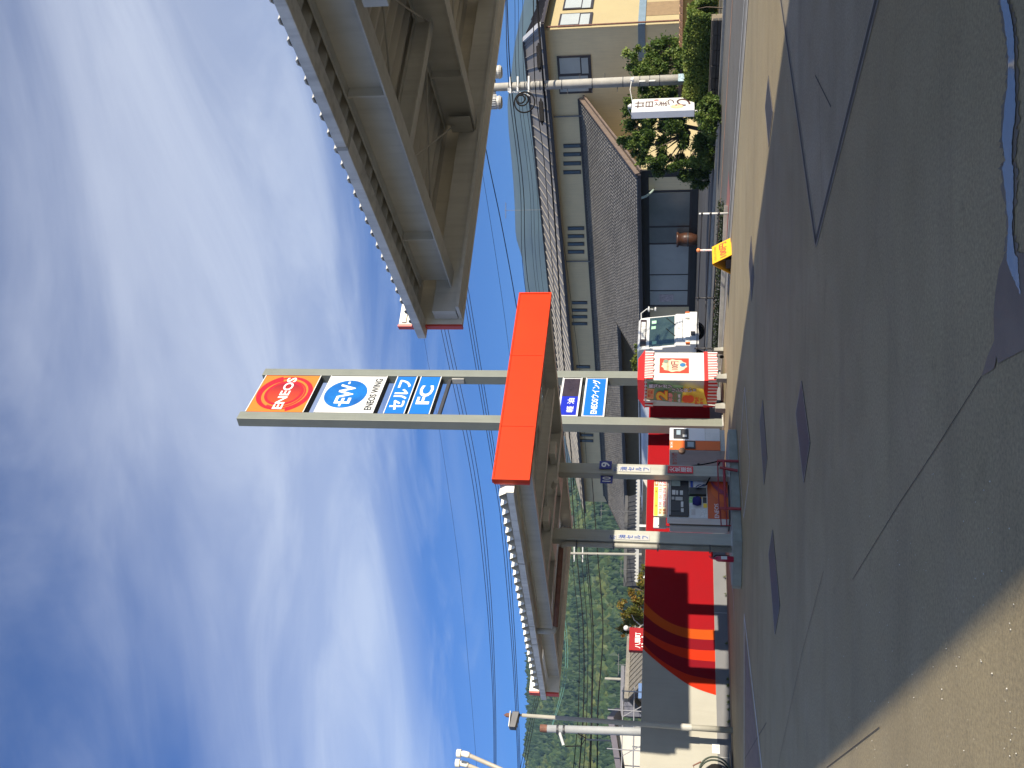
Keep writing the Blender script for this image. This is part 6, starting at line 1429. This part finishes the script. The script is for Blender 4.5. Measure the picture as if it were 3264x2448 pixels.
# ---------------------------------------------------------------- overhead wires
def wire(label, pts, r, m=M_rubber, group=None, sag=8):
    P = [Yd(x, y, D) for x, y, D in pts]; out = []
    for i in range(len(P) - 1):
        p0, p1, p2, p3 = P[max(i - 1, 0)], P[i], P[i + 1], P[min(i + 2, len(P) - 1)]
        for k in range(sag):
            t = k / sag; out.append(0.5 * ((2 * p1) + (p2 - p0) * t + (2 * p0 - 5 * p1 + 4 * p2 - p3) * t * t + (3 * p1 - p0 - 3 * p2 + p3) * t ** 3))
    out.append(P[-1]); c = out[0]
    o = MB().tube([q - c for q in out], r * 0.75, 6).obj('overhead_wire', m, None, smooth=True); o.location = c
    o['label'] = label; o['category'] = 'wire'
    if group: o['group'] = group
    return o
D1 = 70.0
wire('thin single wire highest across the clear sky behind the sign tower', [(1240, 500, D1), (1346, 1045, D1), (1450, 1700, D1), (1500, 2200, D1), (1530, 2600, D1)], 0.012)
for k, dx in enumerate((0, 11, 22)):
    wire(('top', 'middle', 'bottom')[k] + ' line of the upper three parallel power lines crossing the sky', [(1270 + dx, 420, D1), (1405 + dx, 1045, D1), (1500 + dx, 1500, D1), (1547 + dx * .7, 1865, D1), (1572 + dx * .35, 2250, D1), (1574 + dx * .3, 2620, D1)], 0.028, group='upper three power lines')
for k, dx in enumerate((0, 9, 18)):
    wire(('top', 'middle', 'bottom')[k] + ' line of the lower three parallel power lines crossing the sky', [(1420 + dx, 600, D1), (1476 + dx, 930, D1), (1578 + dx * .8, 1535, D1), (1600 + dx, 1700, D1), (1634 + dx * .6, 2100, D1), (1651 + dx * .4, 2448, D1), (1652 + dx * .4, 2620, D1)], 0.030, group='lower three power lines')
wire('thick black cable from the big canopy down to the far side of the fascia', [(1470, 60, 50), (1549, 477, 52), (1600, 723, 55), (1649, 994, 58), (1700, 1320, 62)], 0.035)
wire('thin wire just beside the thick black cable right of the fascia', [(1460, 100, 52), (1539, 557, 54), (1593, 900, 57), (1627, 1150, 60), (1660, 1400, 62)], 0.014)
DP = 34.3
for i, (xr, xp, xl, xe, r) in enumerate(((1612, 1622, 1679, 1790, .022), (1616, 1630, 1690, 1800, .03), (1641, 1648, 1713, 1812, .014), (1652, 1658, 1722, 1822, .012), (1666, 1672, 1735, 1834, .014))):
    wire(('topmost', 'second from the top', 'third and middle', 'fourth from the top', 'lowest')[i] + ' thin telephone wire strung from the utility pole across the restaurant roof', [(xr - 8, -200, DP - 2), (xr, 0, DP - 1), (xp, 275, DP), (lerp(xp, xl, .5) + 8, 600, 44), (xl, 950, 55), (xe, 1500, 68)], r * .8, group='thin wires across the restaurant roof')
wire('heavy black cable bundle crossing just under the restaurant eaves', [(1706, -200, DP - 2), (1712, 0, DP - 1), (1733, 275, DP), (1754, 520, 41), (1775, 800, 48), (1797, 1150, 58), (1830, 1560, 70)], 0.05)
wire('black cable above the heavy bundle under the restaurant eaves', [(1695, -200, DP - 2), (1700, 0, DP - 1), (1706, 275, DP), (1735, 520, 41), (1757, 800, 48), (1783, 1150, 58), (1812, 1500, 70)], 0.022)
wire('low black wire slanting across the tan upper wall of the restaurant', [(1738, 290, DP), (1765, 560, 41), (1800, 800, 46), (1825, 1000, 50), (1850, 1200, 56), (1870, 1480, 62)], 0.014)
for x0, x1, y0, y1, lab in ((1709, 1724, 147, 219, 'black cable splice box hanging right of the utility pole'), (1715, 1733, 324, 389, 'black cable splice box hanging left of the utility pole')):
    a, b = Yd((x0 + x1) / 2, y0, 34.0), Yd((x0 + x1) / 2 + 4, y1, 34.0); t = thing('splice_box', lab, 'cable box', b, 90); q = a - b
    MB().bar((0, 0, 0), q, 0.16, 0.16).obj('box', M_rubber, t, bevel=0.02)
    for e in (0, 1): MB().cyl(q * e, q * e + (q.normalized() * (.12 if e else -.12)), 0.05, 0.02, 8).obj('end_cone', M_rubber, t)
for i, (xs0, xs1) in enumerate(((1822, 1826), (1838, 1845), (1852, 1859), (1866, 1876), (1872, 1881), (1905, 1903))):
    wire(('highest', 'second highest', 'third highest', 'fourth highest', 'fifth highest', 'lowest')[i] + ' of the dark wires strung level across the wooded hillside', [(xs0 - 20, 1500, 66), (xs0, 1764, 62), (xs0 + 22 - i, 2000, 56), (xs1 + 18 - i * 3, 2250, 50), (xs1, 2470, 44), (xs1 - 10, 2600, 42)], 0.042 if i in (1, 4, 5) else 0.026, group='wires across the hillside')
M_teal = mat('teal_cable', (0.10, 0.24, 0.20), 0.5)
for k in (0, 7): wire(('upper' if k == 0 else 'lower') + ' of two teal sheathed cables sagging towards the rusty-capped pole', [(1775 + k, 1900, 58), (1796 + k, 1990, 52), (1803 + k, 2100, 45), (1790 + k, 2200, 38), (1758 + k * .3, 2318, 30.2)], 0.02, M_teal, 'teal cables')
for k in range(3): wire(('uppermost', 'middle', 'lowest')[k] + ' of three wires slanting up to the left edge above the wood', [(1740 + k * 6, 2080, 62), (1704 + k * 6, 2230, 56), (1659 + k * 8, 2447, 48), (1630 + k * 9, 2600, 44)], 0.02, group='slanting wires at the left edge')
